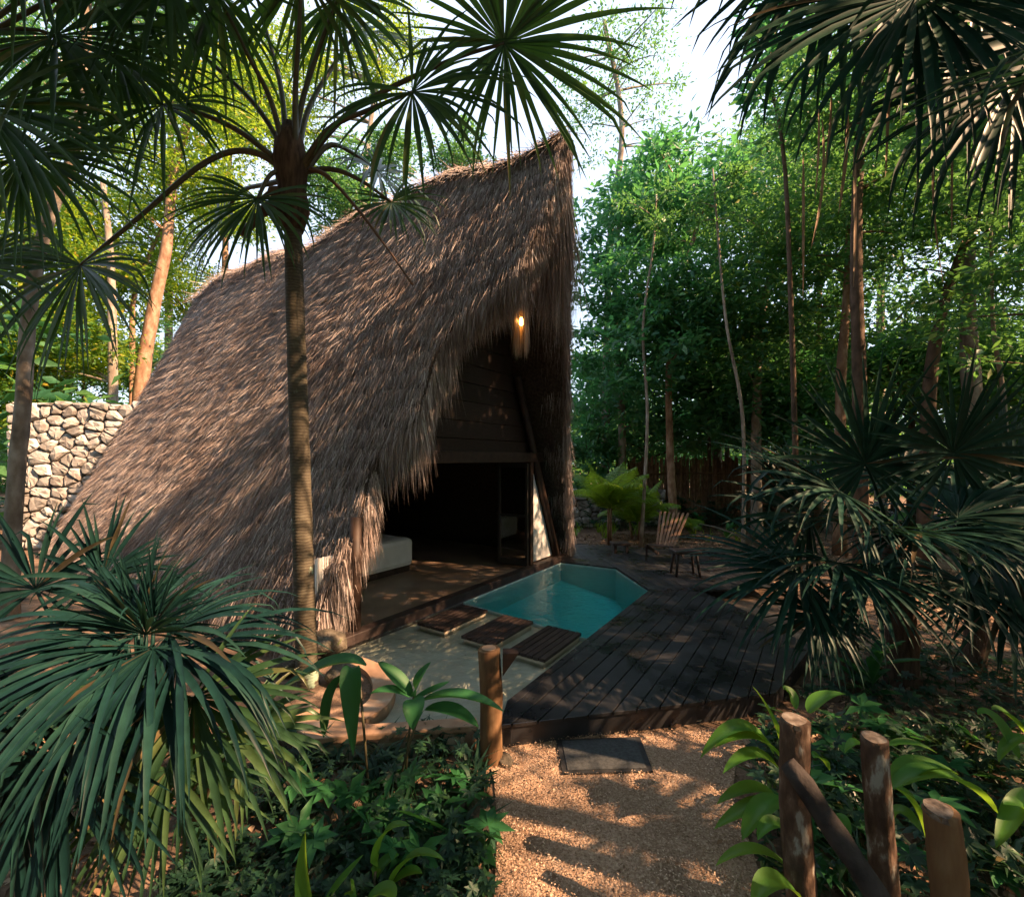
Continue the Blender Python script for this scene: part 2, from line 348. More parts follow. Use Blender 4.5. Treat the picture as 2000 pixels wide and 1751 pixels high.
b.build('planter_rim', M['terracotta'], kerb)
# soil inside planter
b = MB(); b.prism([(q.x, q.y) for q in [f3+Vector((.1, .1, 0))]+[inn[3], inn[2]]+rin[::-1]+[s0+Vector((-.15, -.2, 0)), s0+Vector((-.6, -.3, 0))]], GZ, -.03)
tag(b.build('planter_soil', M['soil']), 'dark soil of the planting pocket around the palm trunk', None, None, 'structure')

# deck: boards clipped to its outline, one object each
deck = tag(bpy.data.objects.new('deck', None), 'dark stained timber deck beside the pool', None, None, 'structure'); C.objects.link(deck)
def boards(poly, d, width, gap, zt, th, parent, mt, zj=.002, name='plank'):
    d = d.normalized(); nn = Vector((-d.y, d.x, 0)); vals = [nn.x*q[0]+nn.y*q[1] for q in poly]
    k = min(vals); objs = []
    while k < max(vals):
        st = clip(poly, (nn*(k+gap/2)).xy, (-nn.x, -nn.y)); st = clip(st, (nn*(k+width-gap/2)).xy, (nn.x, nn.y)) if len(st) > 2 else st
        if len(st) > 2:
            b = MB(); dz = random.uniform(-zj, zj); b.prism(st, zt-th+dz, zt+dz); objs.append(b.build(name, mt, parent, bevel=.004))
        k += width
    return objs
dA = G(975, 1416); dB = G(1515, 1352)
main = [dA, dB, Vector((3.35, 5.15, 0)), Vector((3.25, 6.3, 0)), Vector((3.0, 7.3, 0)), pd+N*.03, pe+N*.03]
boards([(q.x, q.y) for q in main], U, .150, .010, 0.0, .03, deck, M['deck_wood'])
cdir = (pd-p3)
back = [p2+U*.02, p3+U*.02+N*.02, pd+N*.03+U*.01, Vector((3.0, 7.35, 0)), Vector((4.4, 7.6, 0)), G(1420, 1078), G(1125, 1060)]
boards([(q.x, q.y) for q in back], cdir, .13, .008, -.004, .03, deck, M['deck_wood'])
b = MB()
for a_, c_ in ((dA, dB), (dB, Vector((3.35, 5.15, 0)))):
    d = (c_-a_).normalized(); nn = Vector((-d.y, d.x, 0))
    b.beam(a_+nn*.04+Z*-.115, c_+nn*.04+Z*-.115, .04, .165)
b.build('fascia_board', M['deck_wood'], deck)
b = MB(); b.beam(pe+N*.06+Z*-.09, pd+N*.06+Z*-.09, .05, .11); b.beam(dA+N*0+U*.03+Vector((.05, 0, -.11)), pe+N*.08+Z*-.11, .05, .15)
b.build('side_board', M['deck_wood'], deck)
b = MB(); b.beam(pd+Z*-.09+cdir*0+Vector((.04, 0, 0)), p3+Z*-.09+Vector((.04, 0.02, 0)), .04, .11); b.beam(p3+Z*-.09+Vector((0, .05, 0)), p2+Z*-.09+Vector((0, .05, 0)), .04, .11)
b.build('side_board', M['deck_wood'], deck)

# three stepping platforms
labs = ['slatted dark stepping platform nearest the hut sill', 'slatted dark stepping platform in the middle of the three', 'slatted dark stepping platform touching the deck edge']
quads = [[(820, 1213), (884, 1171), (960, 1190), (876, 1233)], [(898, 1240), (970, 1190), (1045, 1214), (978, 1256)], [(990, 1262), (1072, 1213), (1137, 1237), (1064, 1289)]]
for lab, q in zip(labs, quads):
    c = sum((G(*k, .04) for k in q), Vector())/4; c.z = 0
    e = empty('stepping_platform', (c.x, c.y, zt), lab, 'stepping platform', 'stepping platforms across the shallow ledge')
    hu = .44; hn = .235
    b = MB(); b.box((c.x, c.y, -.072), U*(hu-.02), N*(hn-.02), Z*.06); b.build('base', M['concrete'], e, bevel=.012)
    for k in range(6):
        b = MB(); off = -hn+(k+.5)*2*hn/6; b.box(c+N*off+Z*(.006+random.uniform(-.001, .002)), U*hu, N*(hn/6-.006), Z*.018); b.build('plank', M['sill_wood'], e, bevel=.004)

# ------------------------------------------------------------------ thatched hut
hut = empty('thatched_hut', L0, 'tall steep thatched hut with an open dark gable facing the pool', 'hut')
HT = 6.95; BK = -10.3; UA = 2.88
def nf(z): return np.interp(z, [0, 1.5, 2.1, 2.6, 3.5, 4.0, 4.5, 5.5, 6.95], [-.08, .0, -.20, .38, .30, .48, 1.34, 1.55, 1.55])
def uleft(tt): return UA*tt-.28*(1-tt)**3+.06*np.sin(tt*3.1)*0
def LS(s, tt):   # s in 0..1 front->back, tt 0..1 base->ridge : arrays
    z = HT*tt; n_ = nf(z)*(1-s)+BK*s; u = uleft(tt)
    sag = .10*np.sin(n_*1.1+.6)*tt**2+.06*np.sin(n_*2.3)*tt**4
    X = L0.x+U.x*u+N.x*n_; Y = L0.y+U.y*u+N.y*n_; return np.stack([X, Y, z-sag*tt], -1)
def nfr(z): return np.interp(z, [0, 3, 6.95], [.02, .62, 1.5])
def RS(s, tt):
    z = HT*tt; n_ = nfr(z)*(1-s)+BK*s; u = W+.22-(W+.22-UA-.10)*tt+.12*(1-tt)**3
    return np.stack([L0.x+U.x*u+N.x*n_, L0.y+U.y*u+N.y*n_, z-.10*np.sin(n_*1.1+.6)*tt**3-.06*np.sin(n_*2.3)*tt**5], -1)
def grid_mesh(fn, off, ns, ntt, inward):
    s, tt = np.meshgrid(np.linspace(0, 1, ns), np.linspace(0, 1, ntt), indexing='ij')
    a = fn(s, tt).reshape(-1, 3); c = a+np.array(inward)*off
    c[:, 2] -= 0
    return a, c
def slab(fn, inward, th, name):
    ns, nt_ = 36, 20; a, c = grid_mesh(fn, th, ns, nt_, inward); k = len(a); V = np.concatenate([a, c]); Q = []
    I = lambda i, j: i*nt_+j
    for i in range(ns-1):
        for j in range(nt_-1):
            Q.append((I(i, j), I(i+1, j), I(i+1, j+1), I(i, j+1))); Q.append((k+I(i, j), k+I(i, j+1), k+I(i+1, j+1), k+I(i+1, j)))
    for i in range(ns-1):
        Q.append((I(i, 0), k+I(i, 0), k+I(i+1, 0), I(i+1, 0))); Q.append((I(i, nt_-1), I(i+1, nt_-1), k+I(i+1, nt_-1), k+I(i, nt_-1)))
    for j in range(nt_-1):
        Q.append((I(0, j), I(0, j+1), k+I(0, j+1), k+I(0, j))); Q.append((I(ns-1, j), k+I(ns-1, j), k+I(ns-1, j+1), I(ns-1, j+1)))
    return link(name, np_mesh(name, V, np.array(Q)), hut, M['thatch_core'])
slab(LS, tuple(U*.26-Z*.10), 1.0, 'roof_slope'); slab(RS, tuple(-U*.26-Z*.10), 1.0, 'roof_slope')

def strands(p0, d, L, wd, bend=.15, lift=None):
    n = len(p0); d = d/np.linalg.norm(d, axis=1, keepdims=True)
    r = rng.normal(size=(n, 3)); s = np.cross(d, r); s /= np.linalg.norm(s, axis=1, keepdims=True)
    o = rng.normal(size=(n, 3))*bend*L[:, None]*.5
    pm = p0+d*(L*.5)[:, None]+(0 if lift is None else lift*(L*.5)[:, None])+o*.4; p2_ = p0+d*L[:, None]+o
    hw = s*(wd/2)[:, None]
    V = np.stack([p0-hw, p0+hw, pm-hw*.9, pm+hw*.9, p2_], 1).reshape(-1, 3)
    b_ = np.arange(n)[:, None]*5
    return V, b_+np.array([[0, 1, 3, 2]]), b_+np.array([[2, 3, 4]])
def strand_obj(name, parts, parent, mt):
    V = []; Q = []; T = []; k = 0
    for v, q, t_ in parts: V.append(v); Q.append(q+k); T.append(t_+k); k += len(v)
    o = link(name, np_mesh(name, np.concatenate(V), np.concatenate(Q), np.concatenate(T)), parent, mt); o['kind'] = 'stuff'; return o
uN = np.array(N); uU = np.array(U); uZ = np.array([0, 0, 1.])
def roof_strands(fn, n, sgn, smax=1.0, long_=1.25):
    s = rng.random(n)*smax; tt = np.sqrt(rng.random(n)*.98+.02) if False else rng.random(n)
    # rows: gather the butts into courses so the surface reads as layered
    row = 26; tt = np.where(rng.random(n) < .55, (np.floor(tt*row)+.35*rng.random(n))/row, tt); tt = np.clip(tt, .02, 1)
    p = fn(s, tt); nrm = np.array(sgn*(-uU)*.924+uZ*.383)
    down = -np.array(sgn*uU*.383)*1.0-uZ*.924
    d = down[None]+rng.normal(size=(n, 3))*.17+nrm[None]*rng.uniform(.02, .16, n)[:, None]
    d += uN[None]*(rng.normal(size=n)*.10+.10*np.sin(p[:, 0]*3+p[:, 2]*2))[:, None]
    d -= uZ[None]*(np.clip(1-s*3.2, 0, 1)*.9)[:, None]
    p = p+nrm[None]*rng.uniform(-.03, .05, n)[:, None]
    L = rng.uniform(.14, .36, n)*long_; wd = rng.uniform(.0045, .0095, n)
    if long_ > 1: return strands(p, d, L, wd, .16)
    d = d/np.linalg.norm(d, axis=1, keepdims=True); r = rng.normal(size=(n, 3)); sd_ = np.cross(d, r); sd_ /= np.linalg.norm(sd_, axis=1, keepdims=True); hw = sd_*(wd/2)[:, None]
    V = np.stack([p-hw, p+hw, p+d*L[:, None]], 1).reshape(-1, 3); return V, np.zeros((0, 4), int), np.arange(n)[:, None]*3+np.array([[0, 1, 2]])
def edge_strands(fn, n, zlo, zhi, depth, lmin, lmax, sgn, jit=.12):
    z = zlo+(zhi-zlo)*rng.random(n); tt = z/HT
    p = fn(np.zeros(n), tt); inw = rng.random(n)
    p = p+(sgn*uU*.26-uZ*.10)[None]*(inw*depth)[:, None]+uN[None]*(rng.random(n)**2*-.5+.05)[:, None]
    d = -uZ[None]+rng.normal(size=(n, 3))*jit*.6+uN[None]*rng.uniform(-.05, .12, n)[:, None]
    st = .55+.45*np.modf(tt*7.3)[0]
    return strands(p, d, rng.uniform(lmin, lmax, n)*st, rng.uniform(.005, .011, n), .12)
strand_obj('thatch_straw', [roof_strands(LS, 100000, 1.0), roof_strands(LS, 260000, 1.0, 1.0, 1.0)], hut, M['thatch'])
strand_obj('thatch_straw', [roof_strands(RS, 26000, -1.0)], hut, M['thatch'])
strand_obj('thatch_fringe', [edge_strands(LS, 22000, .15, 6.8, .6, .22, .55, 1.0), edge_strands(LS, 7000, .5, 5.2, .6, .35, .80, 1.0), edge_strands(LS, 2200, .3, 4.1, .35, .6, 1.15, 1.0, .05)], hut, M['thatch'])
strand_obj('thatch_fringe', [edge_strands(RS, 15000, .3, 6.8, .34, .35, .85, -1.0, .08)], hut, M['thatch'])
# blunt bundle of straw hanging at the peak
n = 5200; q = rng.random(n); p = np.array(HP(UA-.05, 1.28, HT-.10))[None]+uU[None]*(q*.16)[:, None]+uN[None]*rng.uniform(-.22, .20, n)[:, None]-uZ[None]*(q**1.5*.55+rng.random(n)*.12)[:, None]
strand_obj('peak_straw', [strands(p, -uZ[None]+rng.normal(size=(n, 3))*.06+uU[None]*.02, rng.uniform(.5, 2.7, n), rng.uniform(.006, .012, n), .08)], hut, M['thatch'])
# ridge cap straw
n = 12000; s = rng.random(n); p = LS(s, np.ones(n)*.998)
sg = rng.choice([-1, 1], n); d = (uU[None]*(sg*rng.uniform(.3, .8, n))[:, None]-uZ[None]*rng.uniform(.3, .9, n)[:, None])+rng.normal(size=(n, 3))*.2
strand_obj('ridge_straw', [strands(p+rng.normal(size=(n, 3))*.04, d, rng.uniform(.2, .5, n), rng.uniform(.006, .012, n), .2)], hut, M['thatch'])

# gable wall of horizontal boards, above the opening
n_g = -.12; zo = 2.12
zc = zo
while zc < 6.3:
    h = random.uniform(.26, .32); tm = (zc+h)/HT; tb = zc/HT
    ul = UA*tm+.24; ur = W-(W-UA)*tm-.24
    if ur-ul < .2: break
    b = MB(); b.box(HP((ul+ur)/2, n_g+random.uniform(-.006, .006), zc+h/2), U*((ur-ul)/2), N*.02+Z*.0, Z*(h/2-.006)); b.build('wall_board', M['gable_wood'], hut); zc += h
b = MB(); b.beam(HP(1.35, .0, 2.12), HP(5.25, .0, 2.12), .14, .18); b.build('lintel', M['beam_wood'], hut, bevel=.01)
b = MB(); b.beam(HP(-.3, .06, .0), HP(W-.05, .06, .0), .16, .13); b.build('sill', M['sill_wood'], hut, bevel=.01)
b = MB(); b.tube([HP(.34, .02, .06), HP(.38, .0, 1.4)], .075, 10); b.build('post', M['beam_wood'], hut, True)
b = MB(); b.tube([HP(W-.95, .3, 2.25), HP(W-1.7, .55, 4.4), HP(UA+.25, 1.2, 6.35)], .09, 10); b.build('rafter', M['beam_wood'], hut, True)
b = MB(); b.tube([HP(5.40, .02, .06), HP(3.9, .0, 3.6)], .07, 10); b.build('brace', M['beam_wood'], hut, True)
b = MB(); b.beam(HP(4.35, .0, .06), HP(4.35, .0, 2.05), .10, .10, N); b.build('door_post', M['beam_wood'], hut)
# white plaster triangle right of the door
b = MB(); tri = [(4.42, .08), (5.34, .08), (4.50, 2.0), (4.42, 2.0)]
vs = [HP(u, -.14, z) for u, z in tri]+[HP(u, -.06, z) for u, z in tri]; m_ = len(tri)
b.add(vs, [tuple(reversed(range(m_))), tuple(range(m_, 2*m_))]+[(i, (i+1) % m_, m_+(i+1) % m_, m_+i) for i in range(m_)]); b.build('plaster_panel', M['plaster'], hut)
# floor and back wall
b = MB(); b.prism([tuple(HP(u, n_, 0).xy) for u, n_ in ((-.1, .0), (W, .0), (W, BK+.1), (-.1, BK+.1))], -.3, .0); b.build('floor', M['floor'], hut)
b = MB(); vs = [HP(-.2, BK+.15, 0), HP(W+.1, BK+.15, 0), HP(UA, BK+.15, HT-.1)]; vs += [v_+N*.1 for v_ in vs]
b.add(vs, [(2, 1, 0), (3, 4, 5), (0, 1, 4, 3), (1, 2, 5, 4), (2, 0, 3, 5)]); b.build('back_wall', M['thatch_core'], hut)
# open glazed door leaf, folded inwards
door = bpy.data.objects.new('glazed_door', None); C.objects.link(door); door.parent = hut; door.matrix_parent_inverse = Matrix.Translation(hut.location).inverted()
D0 = HP(4.28, -.02, .05); D1 = D0-N*.62+U*-.03
def dsub(o): return o
fr_ = MB(); up = Z
fr_.beam(D0+Z*.0, D0+Z*1.95, .06, .05, N); fr_.beam(D1, D1+Z*1.95, .06, .05, N); fr_.beam(D0+Z*.06, D1+Z*.06, .05, .12); fr_.beam(D0+Z*1.92, D1+Z*1.92, .05, .08); fr_.beam(D0+Z*.95, D1+Z*.95, .04, .04)
o = link('door_frame', fr_.mesh('door_frame'), None, M['frame']); o.parent = door; o.matrix_parent_inverse = Matrix.Translation(hut.location*0).inverted()
pn = MB(); pn.box((D0+D1)/2+Z*.98, (D1-D0)*.46, U*.006, Z*.9)
o2 = link('pane', pn.mesh('pane'), None, M['glass']); o2.parent = door
for o_ in (o, o2): o_.matrix_parent_inverse = Matrix.Identity(4)
door.matrix_parent_inverse = Matrix.Translation(hut.location).inverted()
# bed inside
bc = G(760, 1125); bd = empty('bed', bc, 'white covered bed standing just inside the open hut front', 'bed')
b = MB(); A_ = G(705, 1142)-U*.45; B_ = G(806, 1113)
ln = (B_-A_).dot(U); cc = A_+U*ln/2-N*1.0
b.box((cc.x, cc.y, .36), U*ln/2, N*1.0, Z*.26); b.build('bedspread', M['cloth'], bd, bevel=.09)
b = MB(); b.box((cc.x, cc.y, .06), U*(ln/2-.06), N*.95, Z*.055); b.build('bed_frame', M['beam_wood'], bd)
for k in (-.45, .35):
    b = MB(); b.box(cc+U*k-N*.65+Z*.70, U*.3, N*.2, Z*.08); b.build('pillow', M['cloth'], bd, bevel=.07)
# white curtain behind the fringe at the left of the opening
cp = G(628, 1245); ct = empty('curtain', cp, 'pale hanging curtain strip left of the hut opening beside the palm trunk', 'curtain')
b = MB(); k = 14
for i in range(k):
    a_ = cp+U*(-.12+.26*i/k)+N*(.05+.03*math.sin(i*1.7)); c_ = cp+U*(-.12+.26*(i+1)/k)+N*(.05+.03*math.sin((i+1)*1.7))
    b.add([a_+Z*.05, c_+Z*.05, c_+Z*.95, a_+Z*.95], [(0, 1, 2, 3)])
o = b.build('drape', M['cloth'], ct, True); sm = o.modifiers.new('s', 'SOLIDIFY'); sm.thickness = .006

# pendant lamp: rope strands around a small bulb
lp = P(1018, 628, 6.55); lamp = empty('pendant_lamp', lp, 'lit rope pendant lamp hanging under the thatch peak', 'lamp')
n = 260; ang = rng.random(n)*6.283; rr = .085
p = np.array(lp)[None]+np.stack([np.cos(ang)*rr, np.sin(ang)*rr, rng.uniform(.42, .50, n)], 1)
gap = (np.cos(ang+1.5) > .82); p = p[~gap]; n = len(p)
strand_obj('rope_fringe', [strands(p, np.tile([0, 0, -1.], (n, 1))+rng.normal(size=(n, 3))*.025, rng.uniform(.85, 1.02, n), np.full(n, .013), .02)], lamp, M['rope'])
b = MB(); b.tube([lp+Z*.5, lp+Z*.47], .13, 16); b.tube([lp+Z*.45, lp+Z*1.35], .008, 6); b.build('cord', M['rope'], lamp)
b = MB(); b.tube([lp+Z*(-.06), lp+Z*-.045, lp+Z*-.01, lp+Z*.03, lp+Z*.06], [.008, .025, .034, .025, .014], 12); b.build('bulb', M['bulb'], lamp, True)
pl_ = bpy.data.lights.new('bulb_light', 'POINT'); pl_.energy = .6; pl_.color = (1, .45, .12); pl_.shadow_soft_size = .04
po = bpy.data.objects.new('bulb_light', pl_); C.objects.link(po); po.parent = lamp; po.location = (-.05, -.07, 0)

# ------------------------------------------------------------------ garden objects
# door mat
e = empty('door_mat', g2(1180, 1480), 'black rubber door mat on the gravel in front of the deck', 'mat')
mq = [g2(1086, 1450), g2(1250, 1444), g2(1276, 1512), g2(1098, 1517)]
b = MB(); b.prism([(q.x, q.y) for q in mq], GZ+.013, GZ+.028); b.build('border', M['rubber_edge'], e, bevel=.004)
mc = sum(mq, Vector())/4; b = MB(); b.prism([tuple((mc+(q-mc)*.87).xy) for q in mq], GZ+.02, GZ+.034); b.build('mat_field', M['rubber'], e)
# log post with wedge bracket
pb = g2(960, 1487); e = empty('log_post', pb, 'round brown log post standing at the deck corner beside the path', 'post')
b = MB(); b.tube([pb-Z*.05, pb+Vector((-.005, 0, .25)), pb+Vector((.0, 0, .5)), pb+Vector((-.02, 0, .86))], [.088, .082, .085, .084], 16, rag=.04); b.build('log', M['log'], e, True, .006)
b = MB(); tp = pb+Vector((-.02, 0, .862)); b.tube([tp, tp+Z*.004], .055, 14); b.build('cut_ring', M['terracotta'], e)
b = MB(); q = pb+Vector((.085, .0, .84)); vs = [q+Vector((0, -.05, 0)), q+Vector((.12, -.05, 0)), q+Vector((.0, -.05, -.17))]; vs += [v_+Vector((0, .1, 0)) for v_ in vs]
b.add(vs, [(0, 2, 1), (3, 4, 5), (0, 1, 4, 3), (1, 2, 5, 4), (2, 0, 3, 5)]); b.build('wedge_bracket', M['gable_wood'], e)
# fence posts at lower right
def fpost(px, py, d, dia, lean, mt, label):
    top = P(px, py, d); base = Vector((top.x+lean, top.y-.02, GZ-.05))
    e = empty('fence_post', (base.x, base.y, GZ), label, 'post', 'rough log posts in the right foreground')
    from mathutils import noise as nz
    ns, nr = 28, 22; axv = (top-base).normalized(); sx = Vector((1, 0, 0)); sx = (sx-axv*sx.dot(axv)).normalized(); sy = axv.cross(sx); o_ = Vector((random.uniform(-50, 50),)*3); vs = []
    knots = [(random.random(), random.random()*6.28, random.uniform(.05, .12)) for _ in range(4)]
    for k in range(ns):
        for q in range(nr):
            a = 6.2832*q/nr; h = k/(ns-1); d_ = sx*math.cos(a)+sy*math.sin(a)
            r_ = dia/2*(1.08-.10*h+.14*nz.noise(Vector((d_.x*.9, d_.y*.9, h*2.2))+o_)+.12*nz.noise(Vector((d_.x*4, d_.y*4, h*2))+o_)+.06*nz.noise(Vector((d_.x*9, d_.y*9, h*26))+o_))
            for kh, ka, ks in knots:
                dq = math.hypot((h-kh)*6, math.atan2(math.sin(a-ka), math.cos(a-ka))); r_ += dia*ks*math.exp(-dq*dq*9)
            vs.append(base.lerp(top, h)+sx*.012*math.sin(h*4+o_.x)+d_*r_)
    fs = [(k*nr+q, k*nr+(q+1) % nr, (k+1)*nr+(q+1) % nr, (k+1)*nr+q) for k in range(ns-1) for q in range(nr)]
    pts = [base.lerp(top, .9), top+sx*.012*math.sin(4+o_.x)]; top = pts[1]
    b = MB(); b.add(vs, fs+[tuple(range((ns-1)*nr, ns*nr))]); b.build('log', mt, e, True)
    b = MB(); dd = (pts[-1]-pts[-2]).normalized()+Vector((.12, -.1, 0)); b.tube([top-dd*.02, top+dd*.004, top+dd*.007], [dia/2*.95, dia/2*.90, dia/2*.3], 18, rag=.06); b.build('cut_end', M['cut'], e)
fpost(1555, 1405, 2.3, .13, .005, M['old_log'], 'rough dark log post with the charred rail leaning on it')
fpost(1712, 1440, 2.2, .108, .03, M['old_log'], 'lichen spotted log post between the charred rail and the shortest post')
fpost(1838, 1580, 1.9, .12, .05, M['log'], 'shortest thick tan log post at the lower right')
a_ = P(1538, 1490, 2.16); c_ = P(1745, 1790, 1.86)
b = MB(); b.tube([a_.lerp(c_, k/6)+Vector((random.uniform(-.006, .006),)*3) for k in range(7)], [.04, .047, .044, .05, .046, .05, .046], 10, rag=.2)
tag(b.build('charred_rail', M['dark_log'], None, True), 'charred black rail leaning diagonally against the dark log post', 'rail')

# folding slatted lounge chair, side stool, low block
cb = G(1300, 1090); e = empty('lounge_chair', cb, 'low slatted wooden lounge chair on the back of the deck', 'chair')
fw = Vector((-.55, -.83, 0)); sd = Vector((.83, -.55, 0))
for k in range(7):
    b = MB(); o_ = sd*(-.24+.08*k); a_ = cb+o_*.7+fw*.05+Z*.26; t_ = cb+o_*1.25-fw*.70+Z*.90
    b.beam(a_, t_, .05, .02, fw); b.build('back_slat', M['stick'], e, bevel=.004)
for k in range(6):
    b = MB(); b.beam(cb+fw*(.02+.085*k)-sd*.27+Z*(.27+.012*k), cb+fw*(.02+.085*k)+sd*.27+Z*(.27+.012*k), .065, .018); b.build('seat_slat', M['sill_wood'], e)
for sgn in (-1, 1):
    b = MB(); b.beam(cb+sd*.27*sgn-fw*.42, cb+sd*.27*sgn+fw*.52+Z*.33, .03, .06); b.build('side_rail', M['sill_wood'], e)
    b = MB(); b.beam(cb+sd*.27*sgn+fw*.45, cb+sd*.27*sgn+fw*.42+Z*.31, .03, .05, fw); b.build('leg', M['sill_wood'], e)
sb_ = G(1338, 1122); e = empty('side_stool', sb_, 'small dark wooden stool beside the lounge chair', 'stool')
b = MB(); b.box(sb_+Z*.43, Vector((.24, .02, 0)), Vector((-.01, .17, 0)), Z*.03); b.build('seat', M['sill_wood'], e, bevel=.012)
for i, j in ((-1, -1), (1, -1), (-1, 1), (1, 1)):
    b = MB(); b.tube([sb_+Vector((.21*i, .15*j, 0)), sb_+Vector((.16*i, .11*j, .41))], [.022, .028], 8); b.build('leg', M['sill_wood'], e, True)
lb = G(1211, 1078); e = empty('low_bench', lb, 'low dark wooden block bench at the far edge of the deck', 'bench')
b = MB(); b.box(lb+Z*.20, Vector((.20, .02, 0)), Vector((-.01, .15, 0)), Z*.03); b.build('seat', M['sill_wood'], e, bevel=.01)
for s_ in (-1, 1):
    b = MB(); b.box(lb+Vector((.13*s_, 0, .085)), Vector((.03, 0, 0)), Vector((0, .12, 0)), Z*.085); b.build('leg', M['sill_wood'], e)

# dry stone walls: every stone its own piece
def stone_wall(name, label, A, B, h, ncell, thick, seedv, quoin=False):
    rs = random.Random(seedv); A = Vector(A); B = Vector(B); d = (B-A); Lw = d.length; d.normalize(); nn = Vector((d.y, -d.x, 0))
    e = empty(name, A, label, 'stone wall')
    b = MB(); b.box((A+B)/2+Z*(h/2-.06)-nn*(thick/2+.05), d*(Lw/2-.03), nn*(thick/2), Z*(h/2-.04)); b.build('core', M['mortar'], e)
    cs = math.sqrt(Lw*h/ncell)*1.1; pts = []
    rads = []
    for rr_, tries in ((cs*1.05, 260), (cs*.72, 900), (cs*.5, 2500)):
        for _ in range(tries):
            q = (rs.uniform(0, Lw), rs.uniform(0, h))
            if all(math.hypot(q[0]-k[0], (q[1]-k[1])*1.35) > (rr_+r0)*.62 for k, r0 in zip(pts, rads)): pts.append(q); rads.append(rr_)
    if quoin:
        pts = [q for q in pts if q[0] > .5]; zz = .12
        while zz < h: pts.append((rs.uniform(.16, .26), zz)); zz += rs.uniform(.18, .3)
    for i, q in enumerate(pts):
        poly = [(0, 0), (Lw, 0), (Lw, h+rs.uniform(-.08, .05)), (0, h+rs.uniform(-.08, .05))]
        for j, r_ in enumerate(pts):
            if i == j: continue
            mx_ = ((q[0]+r_[0])/2, (q[1]+r_[1])/2); nv = (r_[0]-q[0], r_[1]-q[1])
            if math.hypot(*nv) < cs*4: poly = clip(poly, mx_, nv)
            if len(poly) < 3: break
        if len(poly) < 3: continue
        c = (sum(k[0] for k in poly)/len(poly), sum(k[1] for k in poly)/len(poly))
        if abs(sum(poly[k][0]*poly[(k+1)%len(poly)][1]-poly[(k+1)%len(poly)][0]*poly[k][1] for k in range(len(poly)))) < .01: continue
        poly2 = []
        for k in range(len(poly)):      # cut corners so that no stone is a perfect polygon
            p_ = poly[k]; a_ = poly[k-1]; c2 = poly[(k+1) % len(poly)]
            for o_ in (a_, c2): poly2.append((p_[0]+(o_[0]-p_[0])*.2, p_[1]+(o_[1]-p_[1])*.2))
        g = .011; pr = rs.uniform(.03, .10); ring = []
        def W3(q_, out): return A+d*q_[0]+Z*q_[1]+nn*out
        def sh(q_, f): 
            l = math.hypot(q_[0]-c[0], q_[1]-c[1]); f2 = max(.1, (l-g)/max(l, .01))*f
            return (c[0]+(q_[0]-c[0])*f2, c[1]+(q_[1]-c[1])*f2)
        b = MB(); m_ = len(poly2)
        vs = [W3(sh(q_, 1), -.06) for q_ in poly2]+[W3(sh(q_, .98), pr*.35) for q_ in poly2]+[W3(sh(q_, .72), pr+rs.uniform(-.02, .02)) for q_ in poly2]+[W3(c, pr+rs.uniform(-.01, .03))]
        fs = []
        for k in range(m_):
            k2 = (k+1) % m_
            fs += [(k, k2, m_+k2, m_+k), (m_+k, m_+k2, 2*m_+k2, 2*m_+k), (2*m_+k, 2*m_+k2, 3*m_)]
        b.add(vs, fs); b.build('stone', M['stone'], e)
stone_wall('stone_wall', 'tall dry stone wall with a square end left behind the thatched hut', (-12.6, 11.5, GZ), (-6.2, 12.4, GZ), 3.75, 330, .6, 4, True)
stone_wall('low_stone_wall', 'low rubble wall beyond the yard at the right of the hut', (1.2, 15.2, GZ), (5.2, 15.6, GZ), 1.3, 60, .5, 9)
# stick fence
sf = empty('stick_fence', (5.0, 16, GZ), 'brown fence of upright sticks beyond the yard', 'fence')
x = 3.6
b = MB(); b.tube([(0, 0, 0), (.01, 0, 1.0), (-.01, 0, 2.0)], [.042, .038, .034], 6, rag=.2); stm = b.mesh('stick'); stm.materials.append(M['stick'])
while x < 9.6:
    o = bpy.data.objects.new('stick', stm); C.objects.link(o); o.parent = sf; o.location = (x-5.0, random.uniform(-.04, .04), 0)
    o.rotation_euler = (random.uniform(-.03, .03), random.uniform(-.04, .04), random.random()*6); s_ = random.uniform(.9, 1.12); o.scale = (s_, s_, random.uniform(.98, 1.2)); x += random.uniform(.022, .034)
b = MB(); b.tube([(3.5, 15.93, 1.55), (6.5, 15.92, 1.6), (9.7, 15.93, 1.55)], .03, 6); b.build('rail', M['stick'], sf)

